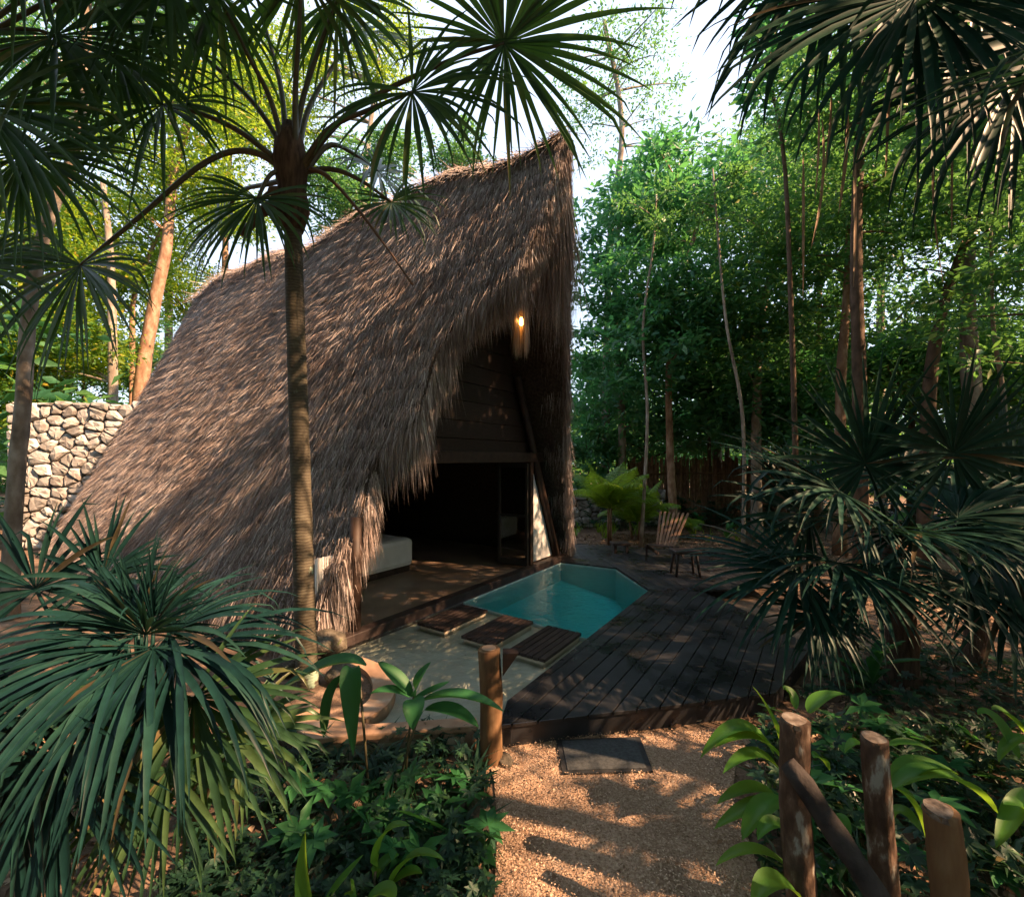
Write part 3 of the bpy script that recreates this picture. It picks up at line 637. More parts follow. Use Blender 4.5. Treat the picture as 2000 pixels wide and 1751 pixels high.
# rocks
def rock(loc, r, label):
    bm = bmesh.new(); bmesh.ops.create_icosphere(bm, subdivisions=3, radius=1)
    o1, o2, o3 = [Vector((random.uniform(-9, 9),)*3) for _ in range(3)]
    from mathutils import noise as nz
    for v_ in bm.verts:
        k = 1+.34*nz.noise(v_.co*1.4+o1)+.20*abs(nz.noise(v_.co*3.0+o2))-.10*abs(nz.noise(v_.co*7+o3)); v_.co = Vector((v_.co.x*r*k*1.15, v_.co.y*r*k, v_.co.z*r*k*.75))
    me = bpy.data.meshes.new('rock'); bm.to_mesh(me); bm.free(); me.polygons.foreach_set('use_smooth', [True]*len(me.polygons))
    o = link('rock', me, None, M['rock']); o.location = loc; o.rotation_euler = (0, 0, random.random()*6); tag(o, label, 'rock', 'rocks edging the planting bed')
for px, py, r, lab in [(640, 1300, .17, 'mossy rock against the right side of the palm trunk base'), (560, 1345, .14, 'dark rock left of the palm trunk base'), (665, 1365, .13, 'small rock in the planter between palm and curved rim'),
                       (560, 1560, .12, 'brown rock under the left end of the terracotta kerb'), (900, 1560, .12, 'yellowish mossy rock at the left edge of the path behind the herbs'), (935, 1600, .09, 'small mossy rock on the path edge nearest the camera'), (985, 1490, .06, 'fist sized stone at the foot of the log post')]:
    q = g2(px, py); rock((q.x, q.y, GZ+r*.3 if py > 1400 else r*.35), r, lab)

# ------------------------------------------------------------------ palms
def fan(parent, hub, axis, normal, Rr, nseg, spread, droop, wfac=1.0, mt='palm', pet=None, cup=.12, fuse=.34, broken=.38, pr=.014, name='frond', label=None, jit=.03):
    hub = Vector(hub); axis = Vector(axis).normalized(); normal = Vector(normal); normal = (normal-axis*normal.dot(axis)).normalized(); side = normal.cross(axis)
    b = MB(); dang = R(spread)/nseg; K = 8
    for i in range(nseg):
        a = -R(spread)/2+(i+.5)*dang+random.gauss(0, jit)
        d = (axis*math.cos(a)+side*math.sin(a)+normal*(cup+random.gauss(0, .07))).normalized()
        L = Rr*(.70+.30*math.cos(a*.55))*random.uniform(.78, 1.08)
        g_ = droop*random.uniform(.7, 1.3); brk = random.uniform(.45, .75) if random.random() < broken else 9
        p_ = hub.copy(); rows = []
        sd_ = normal.cross(d).normalized(); nm = normal.copy()
        wmax = 2*math.tan(dang/2)*fuse*L*wfac*1.15
        for k in range(K+1):
            tt = k/K
            wd = wmax*min(1, tt/fuse) if tt < fuse else wmax*max(0, 1-(tt-fuse)/(1-fuse))**.8
            if k == 0: wd = wmax*.12
            sd_ = (sd_-d*sd_.dot(d)).normalized(); nm = d.cross(sd_)
            if nm.dot(normal) < 0: nm = -nm
            rows.append((p_-sd_*wd/2+nm*wd*.18, p_.copy(), p_+sd_*wd/2+nm*wd*.18))
            step = L/K; p_ = p_+d*step
            f_ = g_*(.25+1.6*tt)/K
            if tt > brk: f_ += .75
            d = (d+Vector((random.uniform(-.02, .02), random.uniform(-.02, .02), -f_))).normalized()
        vs = [v_ for r_ in rows for v_ in r_]; fs = []
        for k in range(K):
            fs += [(3*k, 3*k+1, 3*k+4, 3*k+3), (3*k+1, 3*k+2, 3*k+5, 3*k+4)]
        b.add(vs, fs)
    o = b.build(name, M[mt], parent, True)
    if label: o['label'] = label
    if pet:
        c = MB(); n_ = len(pet); c.tube(pet, [pr*1.5*(1-.55*i/(n_-1)) for i in range(n_)], 6); q = c.build('petiole', M[mt if mt in ('palm_dark', 'palm_shade') else 'petiole'], None, True)
        q.parent = o; q.matrix_parent_inverse = Matrix.Identity(4)
        q.matrix_parent_inverse = (Matrix.Translation(parent.location) @ o.matrix_parent_inverse).inverted() if parent else Matrix.Identity(4)
    return o
# central palm
PD = 4.36; base = g2(605, 1372); crown = P(571, 325, PD)
palm = empty('fan_palm_tree', base, 'tall slender fan palm with ringed trunk in front of the thatched roof', 'palm tree')
tr_pts = spline([base-Z*.1, P(596, 1200, PD), P(588, 950, PD), P(578, 650, PD), P(572, 440, PD)], 30)
rad = [(.100-.022*(i/len(tr_pts)))*(1+.05*math.exp(-i/6)*6)+random.uniform(-.0018, .0018) for i in range(len(tr_pts))]
b = MB(); b.tube(tr_pts, rad, 16); b.build('trunk', M['palm_trunk'], palm, True)
b = MB(); b.tube([P(572, 450, PD), P(572, 410, PD), P(570, 370, PD), P(568, 320, PD), P(566, 275, PD), P(566, 240, PD)], [.10, .155, .13, .16, .13, .05], 14, rag=.16); b.build('crown_shaft', M['fibre'], palm, True)
def pfrond(hub, path, axis, nrm, Rr, nseg=34, spread=300, droop=.8, mt='palm', d_h=PD, **k):
    nseg = int(nseg*1.2); Rr *= 1.06; droop *= 1.15; k.setdefault('jit', .045)
    n_ = len(path); pts = [P(q[0], q[1], PD+(d_h-PD)*((i+1)/(n_+1))) for i, q in enumerate(path)]+[P(*hub, d_h)]
    pts = spline([crown+Vector((random.uniform(-.05, .05), random.uniform(-.05, .05), -.1))]+pts, 6)
    return fan(palm, pts[-1], axis, nrm, Rr, nseg, spread, droop, mt=mt, pet=pts, pr=.021, **k)
pfrond((985, 85), [(640, 262), (720, 195), (880, 118)], (1, -.1, .25), (.15, -1, -.15), 1.42, 46, 340, .45, d_h=4.0, wfac=1.2, broken=.5, fuse=.30, jit=.05)
pfrond((805, 180), [(640, 255), (720, 215)], (.55, -.2, -.6), (-.3, -.8, .5), 1.1, 34, 280, 1.1, d_h=3.9)
pfrond((738, 335), [(640, 285), (690, 300)], (.6, .3, -.5), (.1, -.6, .8), .85, 32, 290, .9, d_h=4.9)
pfrond((765, 395), [(640, 330), (700, 350)], (.4, -.2, -.7), (.1, -.8, .6), .62, 28, 280, .9, d_h=4.6)
pfrond((158, 518), [(490, 296), (400, 318), (270, 425)], (-.25, -.1, -1), (-.2, -1, -.1), 1.15, 34, 250, .9, d_h=3.9)
pfrond((318, 205), [(480, 265), (400, 225)], (-.6, -.2, -.7), (-.2, -1, .2), 1.15, 36, 280, 1.0, d_h=4.0)
pfrond((503, 388), [(545, 335), (525, 345)], (-.2, -.3, -1), (-.1, -1, .0), .95, 30, 240, .9, d_h=4.1)
pfrond((660, -5), [(590, 200), (625, 90)], (.6, -.2, -.2), (.1, -.9, -.4), 1.15, 36, 320, .9, d_h=4.2)
pfrond((590, -60), [(577, 180), (583, 80)], (0, -.6, .5), (0, -.8, -.6), 1.2, 36, 330, .7, d_h=3.9)
pfrond((425, -15), [(530, 200), (480, 100)], (-.5, -.3, .0), (-.1, -.9, -.3), 1.15, 36, 320, 1.0, d_h=3.9)
pfrond((330, 60), [(510, 220), (420, 130)], (-.8, .1, -.1), (-.1, -.8, .5), 1.15, 36, 310, 1.0, d_h=4.4)
pfrond((480, -80), [(550, 180), (520, 60)], (-.3, .5, .6), (0, -.7, .6), 1.1, 34, 320, .8, d_h=4.8)
pfrond((700, 60), [(600, 220), (650, 130)], (.7, .5, .2), (0, -.6, .7), 1.0, 34, 310, .8, d_h=5.0)
pfrond((430, 430), [(520, 360), (470, 375)], (-.5, .2, -.5), (0, -.6, .6), .8, 30, 290, .8, d_h=5.0)
b = MB(); b.tube(spline([P(605, 330, PD), P(640, 345, PD), P(700, 410, PD-.1), P(760, 490, PD-.2), P(806, 556, PD-.25)], 5), [.022]*6+[.016]*8+[.010]*7, 6); b.build('bare_stalk', M['old_petiole'], palm, True)
b = MB(); b.tube(spline([P(560, 395, PD), P(530, 402, PD-.1), P(498, 430, PD-.15), P(474, 460, PD-.2)], 5), [.05]*8+[.035]*8, 8); b.build('old_leaf_base', M['old_petiole'], palm, True)
b = MB(); b.tube(spline([P(560, 375, PD), P(530, 375, PD-.1), P(505, 395, PD-.1)], 5), [.045]*6+[.02]*5, 8); b.build('old_leaf_base', M['old_petiole'], palm, True)
def strap(parent, pts, wd, mt, name='leaf', fold=.22, sharp=1.6, up=None, nst=12):
    q = bez(*pts, nst) if len(pts) == 3 else spline(pts, max(3, nst//(len(pts)-1))); b = MB(); n_ = len(q); vs = []; fs = []
    tw = random.uniform(-.3, .3)
    for i, p_ in enumerate(q):
        tt = i/(n_-1); d = (q[min(i+1, n_-1)]-q[max(i-1, 0)]).normalized()
        upv = up or Z
        s_ = d.cross(upv+Vector((tw, tw*.5, 0)))
        if s_.length < .05: s_ = d.cross(Vector((0, -1, 0.2)))
        s_.normalize(); nm = s_.cross(d)
        x_ = tt; wv_ = wd*max(.0, (math.sin(math.pi*min(1, x_**.8*.97+.03))**.75))+.004
        if i == n_-1: wv_ = .002
        vs += [p_-s_*wv_/2+nm*wv_*fold, p_-s_*wv_/4+nm*wv_*fold*.35, p_, p_+s_*wv_/4+nm*wv_*fold*.35, p_+s_*wv_/2+nm*wv_*fold]
    for i in range(n_-1):
        for k in range(4): fs.append((5*i+k, 5*i+k+1, 5*i+k+6, 5*i+k+5))
    b.add(vs, fs); return b.build(name, M[mt], parent, True)
# left foreground palms
lpal = empty('bushy_fan_palm', g2(262, 1640), 'large bushy dark fan palm filling the lower left corner', 'palm')
c0 = P(275, 1235, 2.6); root = g2(280, 1640)
def lf(hub, axis, nrm, Rr, nseg, spread, droop, wf=.85, mt='palm_shade', par=lpal, rt=root, fuse=.42, **k):
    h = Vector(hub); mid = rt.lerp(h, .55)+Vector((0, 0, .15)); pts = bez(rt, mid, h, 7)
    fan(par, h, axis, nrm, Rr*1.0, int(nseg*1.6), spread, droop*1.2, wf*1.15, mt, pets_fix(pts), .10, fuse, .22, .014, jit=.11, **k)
def pets_fix(p_): return p_
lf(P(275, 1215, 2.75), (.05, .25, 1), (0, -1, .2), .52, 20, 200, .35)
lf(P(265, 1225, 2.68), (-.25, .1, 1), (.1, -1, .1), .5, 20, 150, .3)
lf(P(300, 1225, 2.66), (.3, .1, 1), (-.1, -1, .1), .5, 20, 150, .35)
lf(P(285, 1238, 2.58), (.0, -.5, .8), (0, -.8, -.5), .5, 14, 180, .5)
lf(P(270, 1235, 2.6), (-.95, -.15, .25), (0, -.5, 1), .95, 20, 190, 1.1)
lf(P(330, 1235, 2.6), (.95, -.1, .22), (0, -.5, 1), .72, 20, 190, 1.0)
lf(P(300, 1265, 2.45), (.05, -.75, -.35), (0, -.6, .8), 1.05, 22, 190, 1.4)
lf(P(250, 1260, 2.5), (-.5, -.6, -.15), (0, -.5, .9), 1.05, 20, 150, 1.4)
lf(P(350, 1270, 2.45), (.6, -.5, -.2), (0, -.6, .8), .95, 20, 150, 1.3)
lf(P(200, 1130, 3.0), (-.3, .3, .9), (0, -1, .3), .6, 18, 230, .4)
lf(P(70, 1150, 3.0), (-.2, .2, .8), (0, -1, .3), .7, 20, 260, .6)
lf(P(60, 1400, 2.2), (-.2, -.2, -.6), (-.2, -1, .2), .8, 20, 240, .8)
strap(lpal, [P(320, 1370, 2.2), P(268, 1400, 2.15), P(222, 1465, 2.1)], .10, 'dead', 'dead_leaf')
lp2 = empty('young_fan_palm', g2(385, 1600), 'smaller fan palm with thin drooping segments right of the large bushy palm', 'palm')
r2 = g2(385, 1610)
lf(P(378, 1362, 2.35), (.35, -.4, -.8), (.1, -1, .4), .80, 26, 260, .7, .95, 'palm', lp2, r2)
lf(P(470, 1430, 2.5), (.5, -.2, -.5), (.1, -.8, .6), .55, 22, 260, .8, .95, 'palm', lp2, r2)
lf(P(330, 1500, 2.2), (.1, -.5, -.8), (.1, -1, .4), .6, 22, 220, .6, .95, 'palm', lp2, r2)
lp3 = empty('corner_fan_palm', g2(60, 1745), 'dark fan palm at the left edge below the large bushy palm', 'palm')
r3 = g2(60, 1740)
lf(P(120, 1480, 2.1), (-.2, -.3, -.9), (0, -1, .3), .8, 22, 200, .5, 1.0, 'palm_shade', lp3, r3)
lf(P(10, 1500, 2.3), (-.2, -.3, -.5), (0, -1, .3), .8, 22, 260, .7, 1.0, 'palm_shade', lp3, r3)

# right clump of fan palms
def rpalm(name_lab, bx, by, cpx, cpy, d, fr, h_r=.10, mt='palm_dark'):
    base = g2(bx, by); e = empty('fan_palm', base, name_lab, 'palm', 'fan palms right of the deck'); top = P(cpx, cpy, base.y)
    pts = spline([base-Z*.1, base.lerp(top, .4)+Vector((.03, 0, 0)), top], 8)
    b = MB(); b.tube(pts, [h_r*(1.15-.3*i/len(pts)) for i in range(len(pts))], 12, rag=.22); b.build('trunk', M['fibre'], e, True)
    for hub, axis, nrm, Rr, ns, sp, dr in fr:
        h = P(*hub); q = bez(top-Z*.05, top.lerp(h, .5)+Z*.12, h, 6); fan(e, h, axis, nrm, Rr, ns+10, sp, dr*.85, 1.5, mt, q, .06, .32, .18, .015, jit=.05)
    return e
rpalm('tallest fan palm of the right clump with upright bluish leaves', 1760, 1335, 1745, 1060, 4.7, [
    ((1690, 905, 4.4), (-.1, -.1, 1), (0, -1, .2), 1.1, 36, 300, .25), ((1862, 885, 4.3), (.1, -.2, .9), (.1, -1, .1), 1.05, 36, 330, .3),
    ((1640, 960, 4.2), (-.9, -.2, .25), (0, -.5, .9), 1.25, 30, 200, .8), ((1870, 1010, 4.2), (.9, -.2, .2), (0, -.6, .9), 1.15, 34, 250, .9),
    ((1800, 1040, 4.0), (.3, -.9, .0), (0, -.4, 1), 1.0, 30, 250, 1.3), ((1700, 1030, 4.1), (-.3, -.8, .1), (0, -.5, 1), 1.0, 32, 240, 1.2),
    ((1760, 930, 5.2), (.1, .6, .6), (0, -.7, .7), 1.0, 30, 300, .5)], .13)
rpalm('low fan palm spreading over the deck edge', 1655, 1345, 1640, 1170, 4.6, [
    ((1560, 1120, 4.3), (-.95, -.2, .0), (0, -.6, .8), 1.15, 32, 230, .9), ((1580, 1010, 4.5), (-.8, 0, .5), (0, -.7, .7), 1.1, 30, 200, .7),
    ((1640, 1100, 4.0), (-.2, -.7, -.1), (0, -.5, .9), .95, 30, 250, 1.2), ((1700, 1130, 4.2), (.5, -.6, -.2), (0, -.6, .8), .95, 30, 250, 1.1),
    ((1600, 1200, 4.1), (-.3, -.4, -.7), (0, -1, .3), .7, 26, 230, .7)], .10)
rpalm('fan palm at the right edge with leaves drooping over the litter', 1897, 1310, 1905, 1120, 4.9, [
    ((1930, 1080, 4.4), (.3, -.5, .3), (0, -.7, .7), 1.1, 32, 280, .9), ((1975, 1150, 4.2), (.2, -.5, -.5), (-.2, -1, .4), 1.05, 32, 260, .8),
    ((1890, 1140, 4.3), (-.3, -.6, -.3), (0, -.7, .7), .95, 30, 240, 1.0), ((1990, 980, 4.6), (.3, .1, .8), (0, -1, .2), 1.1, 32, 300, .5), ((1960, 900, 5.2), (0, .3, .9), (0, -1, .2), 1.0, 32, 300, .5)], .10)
# overhanging palm at top right (its trunk stands right of the frame)
tb = Vector((3.9, 2.5, GZ)); op = empty('overhanging_fan_palm', tb, 'tall fan palm whose dark fronds hang into the top right corner', 'palm tree')
tt_ = Vector((3.7, 2.55, 5.35)); b = MB(); b.tube(spline([tb-Z*.1, tb.lerp(tt_, .5)+Vector((.1, 0, 0)), tt_], 20), .10, 12); b.build('trunk', M['palm_trunk'], op, True)
for hub, axis, nrm, Rr, ns, sp, dr in [((1790, -10, 2.7), (-.6, -.1, -.7), (-.3, -1, .3), 1.25, 36, 230, .9), ((1990, 150, 2.6), (-.4, -.1, -.9), (-.2, -1, .3), 1.0, 34, 250, .8), ((1905, -60, 3.3), (-.1, .1, -1), (0, -1, .2), 1.35, 34, 250, .7),
                                       ((1650, -130, 3.1), (-.5, .2, -.6), (-.2, -1, .1), 1.2, 36, 290, .9), ((2080, 60, 3.0), (-.3, .2, -.9), (0, -1, .2), 1.1, 34, 280, .7), ((2150, -250, 2.2), (-.1, -.5, .3), (0, -.3, 1), 1.2, 36, 320, .9), ((1750, -420, 2.6), (-.6, -.3, .2), (0, .2, 1), 1.25, 36, 320, .9), ((2250, -420, 3.4), (.3, .5, .2), (0, -.2, 1), 1.25, 36, 320, .9), ((2300, 100, 1.9), (.1, -.7, -.3), (0, -.6, 1), 1.2, 36, 320, .9)]:
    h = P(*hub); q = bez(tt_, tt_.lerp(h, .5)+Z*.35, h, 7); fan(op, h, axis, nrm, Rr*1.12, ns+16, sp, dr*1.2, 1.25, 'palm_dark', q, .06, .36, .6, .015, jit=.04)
for k in range(9):
    x0, y0 = random.uniform(1560, 1990), random.uniform(120, 330); d0 = random.uniform(2.6, 3.2); y1 = y0+random.uniform(160, 330)
    strap(op, [P(x0, y0, d0), P(x0+random.uniform(-14, 14), (y0+y1)/2, d0), P(x0+random.uniform(-25, 25), y1, d0)], random.uniform(.010, .022), 'dead', 'dead_strip', up=Vector((.2, -1, .1)))
# palm reaching in from the left
tb = Vector((-4.6, 3.4, GZ)); lo = empty('leaning_fan_palm', tb, 'fan palm just outside the left edge with dark fronds across the top left corner', 'palm tree')
tt_ = Vector((-4.4, 3.5, 5.0)); b = MB(); b.tube(spline([tb-Z*.1, tb.lerp(tt_, .5)-Vector((.1, 0, 0)), tt_], 20), .10, 12); b.build('trunk', M['palm_trunk'], lo, True)
for hub, axis, nrm, Rr, ns, sp, dr in [((110, 70, 3.6), (.7, -.1, -.5), (.2, -1, .3), 1.3, 36, 300, .9), ((-30, 210, 3.3), (.5, -.1, -.8), (.2, -1, .3), 1.3, 36, 250, .8), ((210, -60, 3.9), (.6, .1, -.3), (0, -.8, .5), 1.3, 36, 310, .9), ((40, -90, 3.2), (.3, -.2, -.6), (0, -1, .2), 1.2, 36, 300, .9), ((-60, 520, 3.8), (.4, -.1, -.6), (.1, -1, .4), .9, 30, 260, .8), ((225, 110, 3.9), (.3, -.2, -.8), (.1, -1, .2), 1.2, 36, 260, .9), ((50, 300, 3.5), (.5, -.1, -.7), (.2, -1, .3), 1.1, 34, 240, .8), ((330, -60, 3.7), (.3, -.2, -.8), (0, -1, .3), 1.2, 36, 280, .9)]:
    h = P(*hub); q = bez(tt_, tt_.lerp(h, .5)+Z*.35, h, 7); fan(lo, h, axis, nrm, Rr, ns+8, sp, dr*1.2, 1.1, 'palm', q, .06, .34, .5, .015, jit=.045)

# feathery young palms at the back of the yard
def feather(px, py, d, n_, L, h, label, mt='feather'):
    base = Vector(((px-1000)/F*d, d, GZ)); e = empty('feather_palm', base, label, 'palm', 'feather palms at the back of the yard')
    b = MB()
    for k in range(3): 
        o_ = Vector((random.uniform(-.12, .12), random.uniform(-.1, .1), 0)); b.tube([base+o_, base+o_*1.6+Z*h], [.035, .025], 6)
    b.build('stem', M['red_bark'], e, True)
    for i in range(n_):
        a = 2*math.pi*i/n_+random.uniform(-.2, .2); el = random.uniform(.75, 1.4); d_ = Vector((math.cos(a)*math.cos(el), math.sin(a)*math.cos(el), math.sin(el)))
        p_ = base+Z*h*random.uniform(.8, 1.05); pts = [p_.copy()]; K = 14
        for k in range(K): p_ = p_+d_*L/K; d_ = (d_-Z*.115).normalized(); pts.append(p_.copy())
        b = MB(); b.tube(pts, [.012*(1-.7*k/K) for k in range(K+1)], 4, cap=False)
        for k in range(2, K+1):
            dd = (pts[k]-pts[k-1]).normalized(); s_ = dd.cross(Z).normalized()
            for sg in (-1, 1):
                for j in (0, .5):
                    q = pts[k-1].lerp(pts[k], j); ll = .34*L*math.sin(math.pi*(k/K*.85+.12)); v_ = (s_*sg+dd*.7-Z*.25).normalized(); w_ = dd*.018
                    b.add([q-w_, q+w_, q+v_*ll*.6+w_*1.2-Z*.03, q+v_*ll-Z*.10, q+v_*ll*.6-w_*1.2-Z*.03], [(0, 1, 2, 4), (4, 2, 3)])
        b.build('frond', M[mt], e)
feather(1190, 1050, 12.2, 14, 1.6, 1.0, 'bright yellow green feather palm at the right corner of the hut')
feather(1245, 1050, 12.9, 10, 1.4, .55, 'smaller bright feather palm in front of the stick fence')
feather(1320, 1000, 13.5, 8, .9, .3, 'low green feather palm behind the lounge chair')

# ------------------------------------------------------------------ broadleaf plants
def plant(name, label, base, leaves, mt, cat='plant', group=None, stems=None):
    e = empty(name, base, label, cat, group)
    for lf_ in leaves: strap(e, [P(*q) for q in lf_[:-1]], lf_[-1], mt)
    if stems:
        b = MB()
        for q in stems: b.tube([P(*k) for k in q], .009, 6)
        b.build('stem', M['petiole'], e, True)
    return e
plant('ginger_plant', 'broad leaved plant with two long hanging blades in front of the kerb', g2(725, 1560), [
    [(715, 1300, 3.2), (650, 1270, 3.15), (520, 1370, 3.1), .17], [(690, 1305, 3.1), (682, 1290, 3.05), (690, 1475, 2.95), .135], [(672, 1320, 3.1), (640, 1350, 3.05), (632, 1440, 3.0), .12],
    ], 'deep_green', stems=[[(720, 1550, 3.15), (712, 1440, 3.15), (700, 1300, 3.15)]])
plant('ginger_plant', 'broad leaved plant beside the log post with leaves fanning out at the top', g2(790, 1570), [
    [(805, 1360, 3.2), (770, 1320, 3.2), (738, 1292, 3.25), .12], [(810, 1360, 3.2), (815, 1330, 3.2), (842, 1292, 3.25), .12], [(808, 1365, 3.15), (850, 1350, 3.15), (878, 1330, 3.2), .08], [(800, 1362, 3.15), (760, 1340, 3.1), (722, 1355, 3.1), .09],
    [(820, 1370, 3.15), (900, 1345, 3.1), (985, 1390, 3.0), .16], [(830, 1385, 3.1), (890, 1380, 3.0), (935, 1420, 2.95), .12], [(808, 1365, 3.1), (812, 1375, 3.0), (806, 1425, 2.95), .14]],
    'deep_green', stems=[[(788, 1560, 3.2), (798, 1440, 3.2), (808, 1360, 3.2)], [(770, 1560, 3.15), (800, 1450, 3.15), (826, 1375, 3.15)]])
plant('lily_plant', 'bright green plant with one upright blade at the bottom edge', g2(640, 1745), [
    [(602, 1790, 2.3), (592, 1720, 2.32), (597, 1622, 2.35), .088], [(630, 1770, 2.3), (660, 1730, 2.3), (710, 1668, 2.35), .06], [(680, 1780, 2.3), (690, 1740, 2.3), (684, 1715, 2.3), .06]], 'green')
plant('lily_plant', 'bright green plant with two arching leaves at the bottom edge left of the path', g2(745, 1745), [
    [(735, 1710, 2.45), (735, 1600, 2.45), (802, 1612, 2.4), .085], [(760, 1735, 2.4), (800, 1640, 2.4), (868, 1680, 2.35), .085], [(730, 1720, 2.45), (750, 1680, 2.5), (780, 1668, 2.5), .08], [(715, 1760, 2.3), (760, 1725, 2.3), (770, 1760, 2.2), .10], [(765, 1730, 2.4), (800, 1690, 2.35), (825, 1705, 2.35), .06]], 'green',
    stems=[[(728, 1790, 2.4), (733, 1700, 2.45)]])
plant('lily_plant', 'bright arching lily clump on the right path edge beside the dark log post', g2(1500, 1600), [
    [(1510, 1470, 2.9), (1450, 1370, 2.9), (1368, 1480, 2.8), .12], [(1525, 1480, 2.85), (1470, 1410, 2.85), (1395, 1460, 2.8), .11], [(1520, 1500, 2.8), (1470, 1445, 2.8), (1412, 1510, 2.7), .10], [(1520, 1560, 2.7), (1470, 1520, 2.7), (1400, 1570, 2.65), .11], [(1530, 1580, 2.6), (1480, 1560, 2.6), (1395, 1618, 2.55), .12], [(1530, 1560, 2.6), (1480, 1570, 2.5), (1450, 1640, 2.45), .12], [(1540, 1620, 2.4), (1500, 1590, 2.4), (1480, 1640, 2.35), .08],
    [(1545, 1700, 2.35), (1470, 1630, 2.35), (1398, 1690, 2.3), .085], [(1560, 1750, 2.2), (1500, 1690, 2.2), (1470, 1770, 2.1), .12], [(1540, 1520, 2.8), (1520, 1400, 2.8), (1470, 1340, 2.9), .07]], 'green')
plant('lily_plant', 'glossy bright lily between the lichen spotted post and the shortest post', g2(1790, 1650), [
    [(1745, 1535, 2.45), (1790, 1470, 2.5), (1872, 1512, 2.5), .13], [(1745, 1540, 2.4), (1850, 1470, 2.4), (1950, 1590, 2.4), .15], [(1750, 1540, 2.35), (1790, 1560, 2.3), (1808, 1640, 2.25), .12], [(1740, 1600, 2.4), (1760, 1560, 2.4), (1800, 1625, 2.3), .07], [(1735, 1455, 2.6), (1780, 1440, 2.6), (1830, 1470, 2.6), .05], [(1690, 1460, 2.6), (1670, 1440, 2.6), (1650, 1470, 2.6), .07]], 'green')
plant('lily_plant', 'bright leaves at the right edge behind the shortest post', g2(1960, 1640), [
    [(2000, 1540, 2.5), (1980, 1590, 2.4), (1945, 1655, 2.3), .09], [(2010, 1440, 2.8), (1970, 1440, 2.8), (1950, 1488, 2.8), .08], [(1990, 1480, 2.8), (1930, 1370, 2.9), (1910, 1395, 2.9), .09], [(2000, 1430, 3.0), (1960, 1380, 3.0), (1937, 1385, 3.0), .09], [(2020, 1600, 2.4), (1990, 1560, 2.4), (1960, 1570, 2.4), .08]], 'green')
plant('lily_plant', 'pair of yellow green leaves above the dark log post', g2(1570, 1560), [
    [(1530, 1345, 2.9), (1545, 1350, 2.9), (1555, 1385, 2.85), .09], [(1580, 1392, 2.85), (1600, 1355, 2.9), (1652, 1355, 2.9), .10], [(1590, 1480, 2.7), (1600, 1470, 2.7), (1620, 1505, 2.7), .08], [(1630, 1600, 2.5), (1640, 1580, 2.5), (1658, 1655, 2.4), .09]], 'green', stems=[[(1565, 1560, 2.8), (1560, 1400, 2.85)]])
# scattered low broadleaf seedlings at the back of the yard and right
for i, (px, py, lab) in enumerate([(1300, 1020, 'small leafy shrub left of the lounge chair'), (1365, 1040, 'leafy shrub behind the lounge chair'), (1420, 1060, 'leafy shrub right of the lounge chair'), (1705, 1370, 'leafy seedling at the foot of the tallest fan palm')]):
    q = g2(px, py); e = empty('leafy_shrub', q, lab, 'shrub', 'leafy shrubs of the yard')
    for k in range(16):
        a = random.random()*6.28; l = random.uniform(.25, .5); d_ = Vector((math.cos(a), math.sin(a), random.uniform(.4, 1.6))).normalized()
        b0 = q+Z*random.uniform(.05, .4); strap(e, [b0, b0+d_*l*.6, b0+d_*l-Z*.06], .09, 'deep_green', nst=6)

# ------------------------------------------------------------------ ground cover, litter, gravel
def leaf_cards(p, nrm, axis, L, wd):
    n_ = len(p); nrm = nrm/np.linalg.norm(nrm, axis=1, keepdims=True); axis = axis-nrm*np.sum(axis*nrm, 1, keepdims=True); axis /= np.linalg.norm(axis, axis=1, keepdims=True)
    s_ = np.cross(nrm, axis); L = L[:, None]; wd = wd[:, None]; lift = nrm*wd*.22
    V = np.stack([p, p+axis*L*.45-s_*wd/2+lift, p+axis*L, p+axis*L*.45+s_*wd/2+lift], 1).reshape(-1, 3)
    b_ = np.arange(n_)[:, None]*4; return V, np.concatenate([b_+np.array([[0, 2, 1]]), b_+np.array([[0, 3, 2]])])
def in_poly(pts, poly):
    x, y = pts[:, 0], pts[:, 1]; ins = np.zeros(len(pts), bool); j = len(poly)-1
    for i in range(len(poly)):
        xi, yi = poly[i]; xj, yj = poly[j]
        c = ((yi > y) != (yj > y)) & (x < (xj-xi)*(y-yi)/(yj-yi+1e-12)+xi); ins ^= c; j = i
    return ins
def scatter(poly, n_):
    poly = [(q[0], q[1]) for q in poly]; xs = [q[0] for q in poly]; ys = [q[1] for q in poly]; out = np.zeros((0, 2))
    while len(out) < n_:
        c = np.stack([rng.uniform(min(xs), max(xs), n_*2), rng.uniform(min(ys), max(ys), n_*2)], 1); out = np.concatenate([out, c[in_poly(c, poly)]])
    return out[:n_]
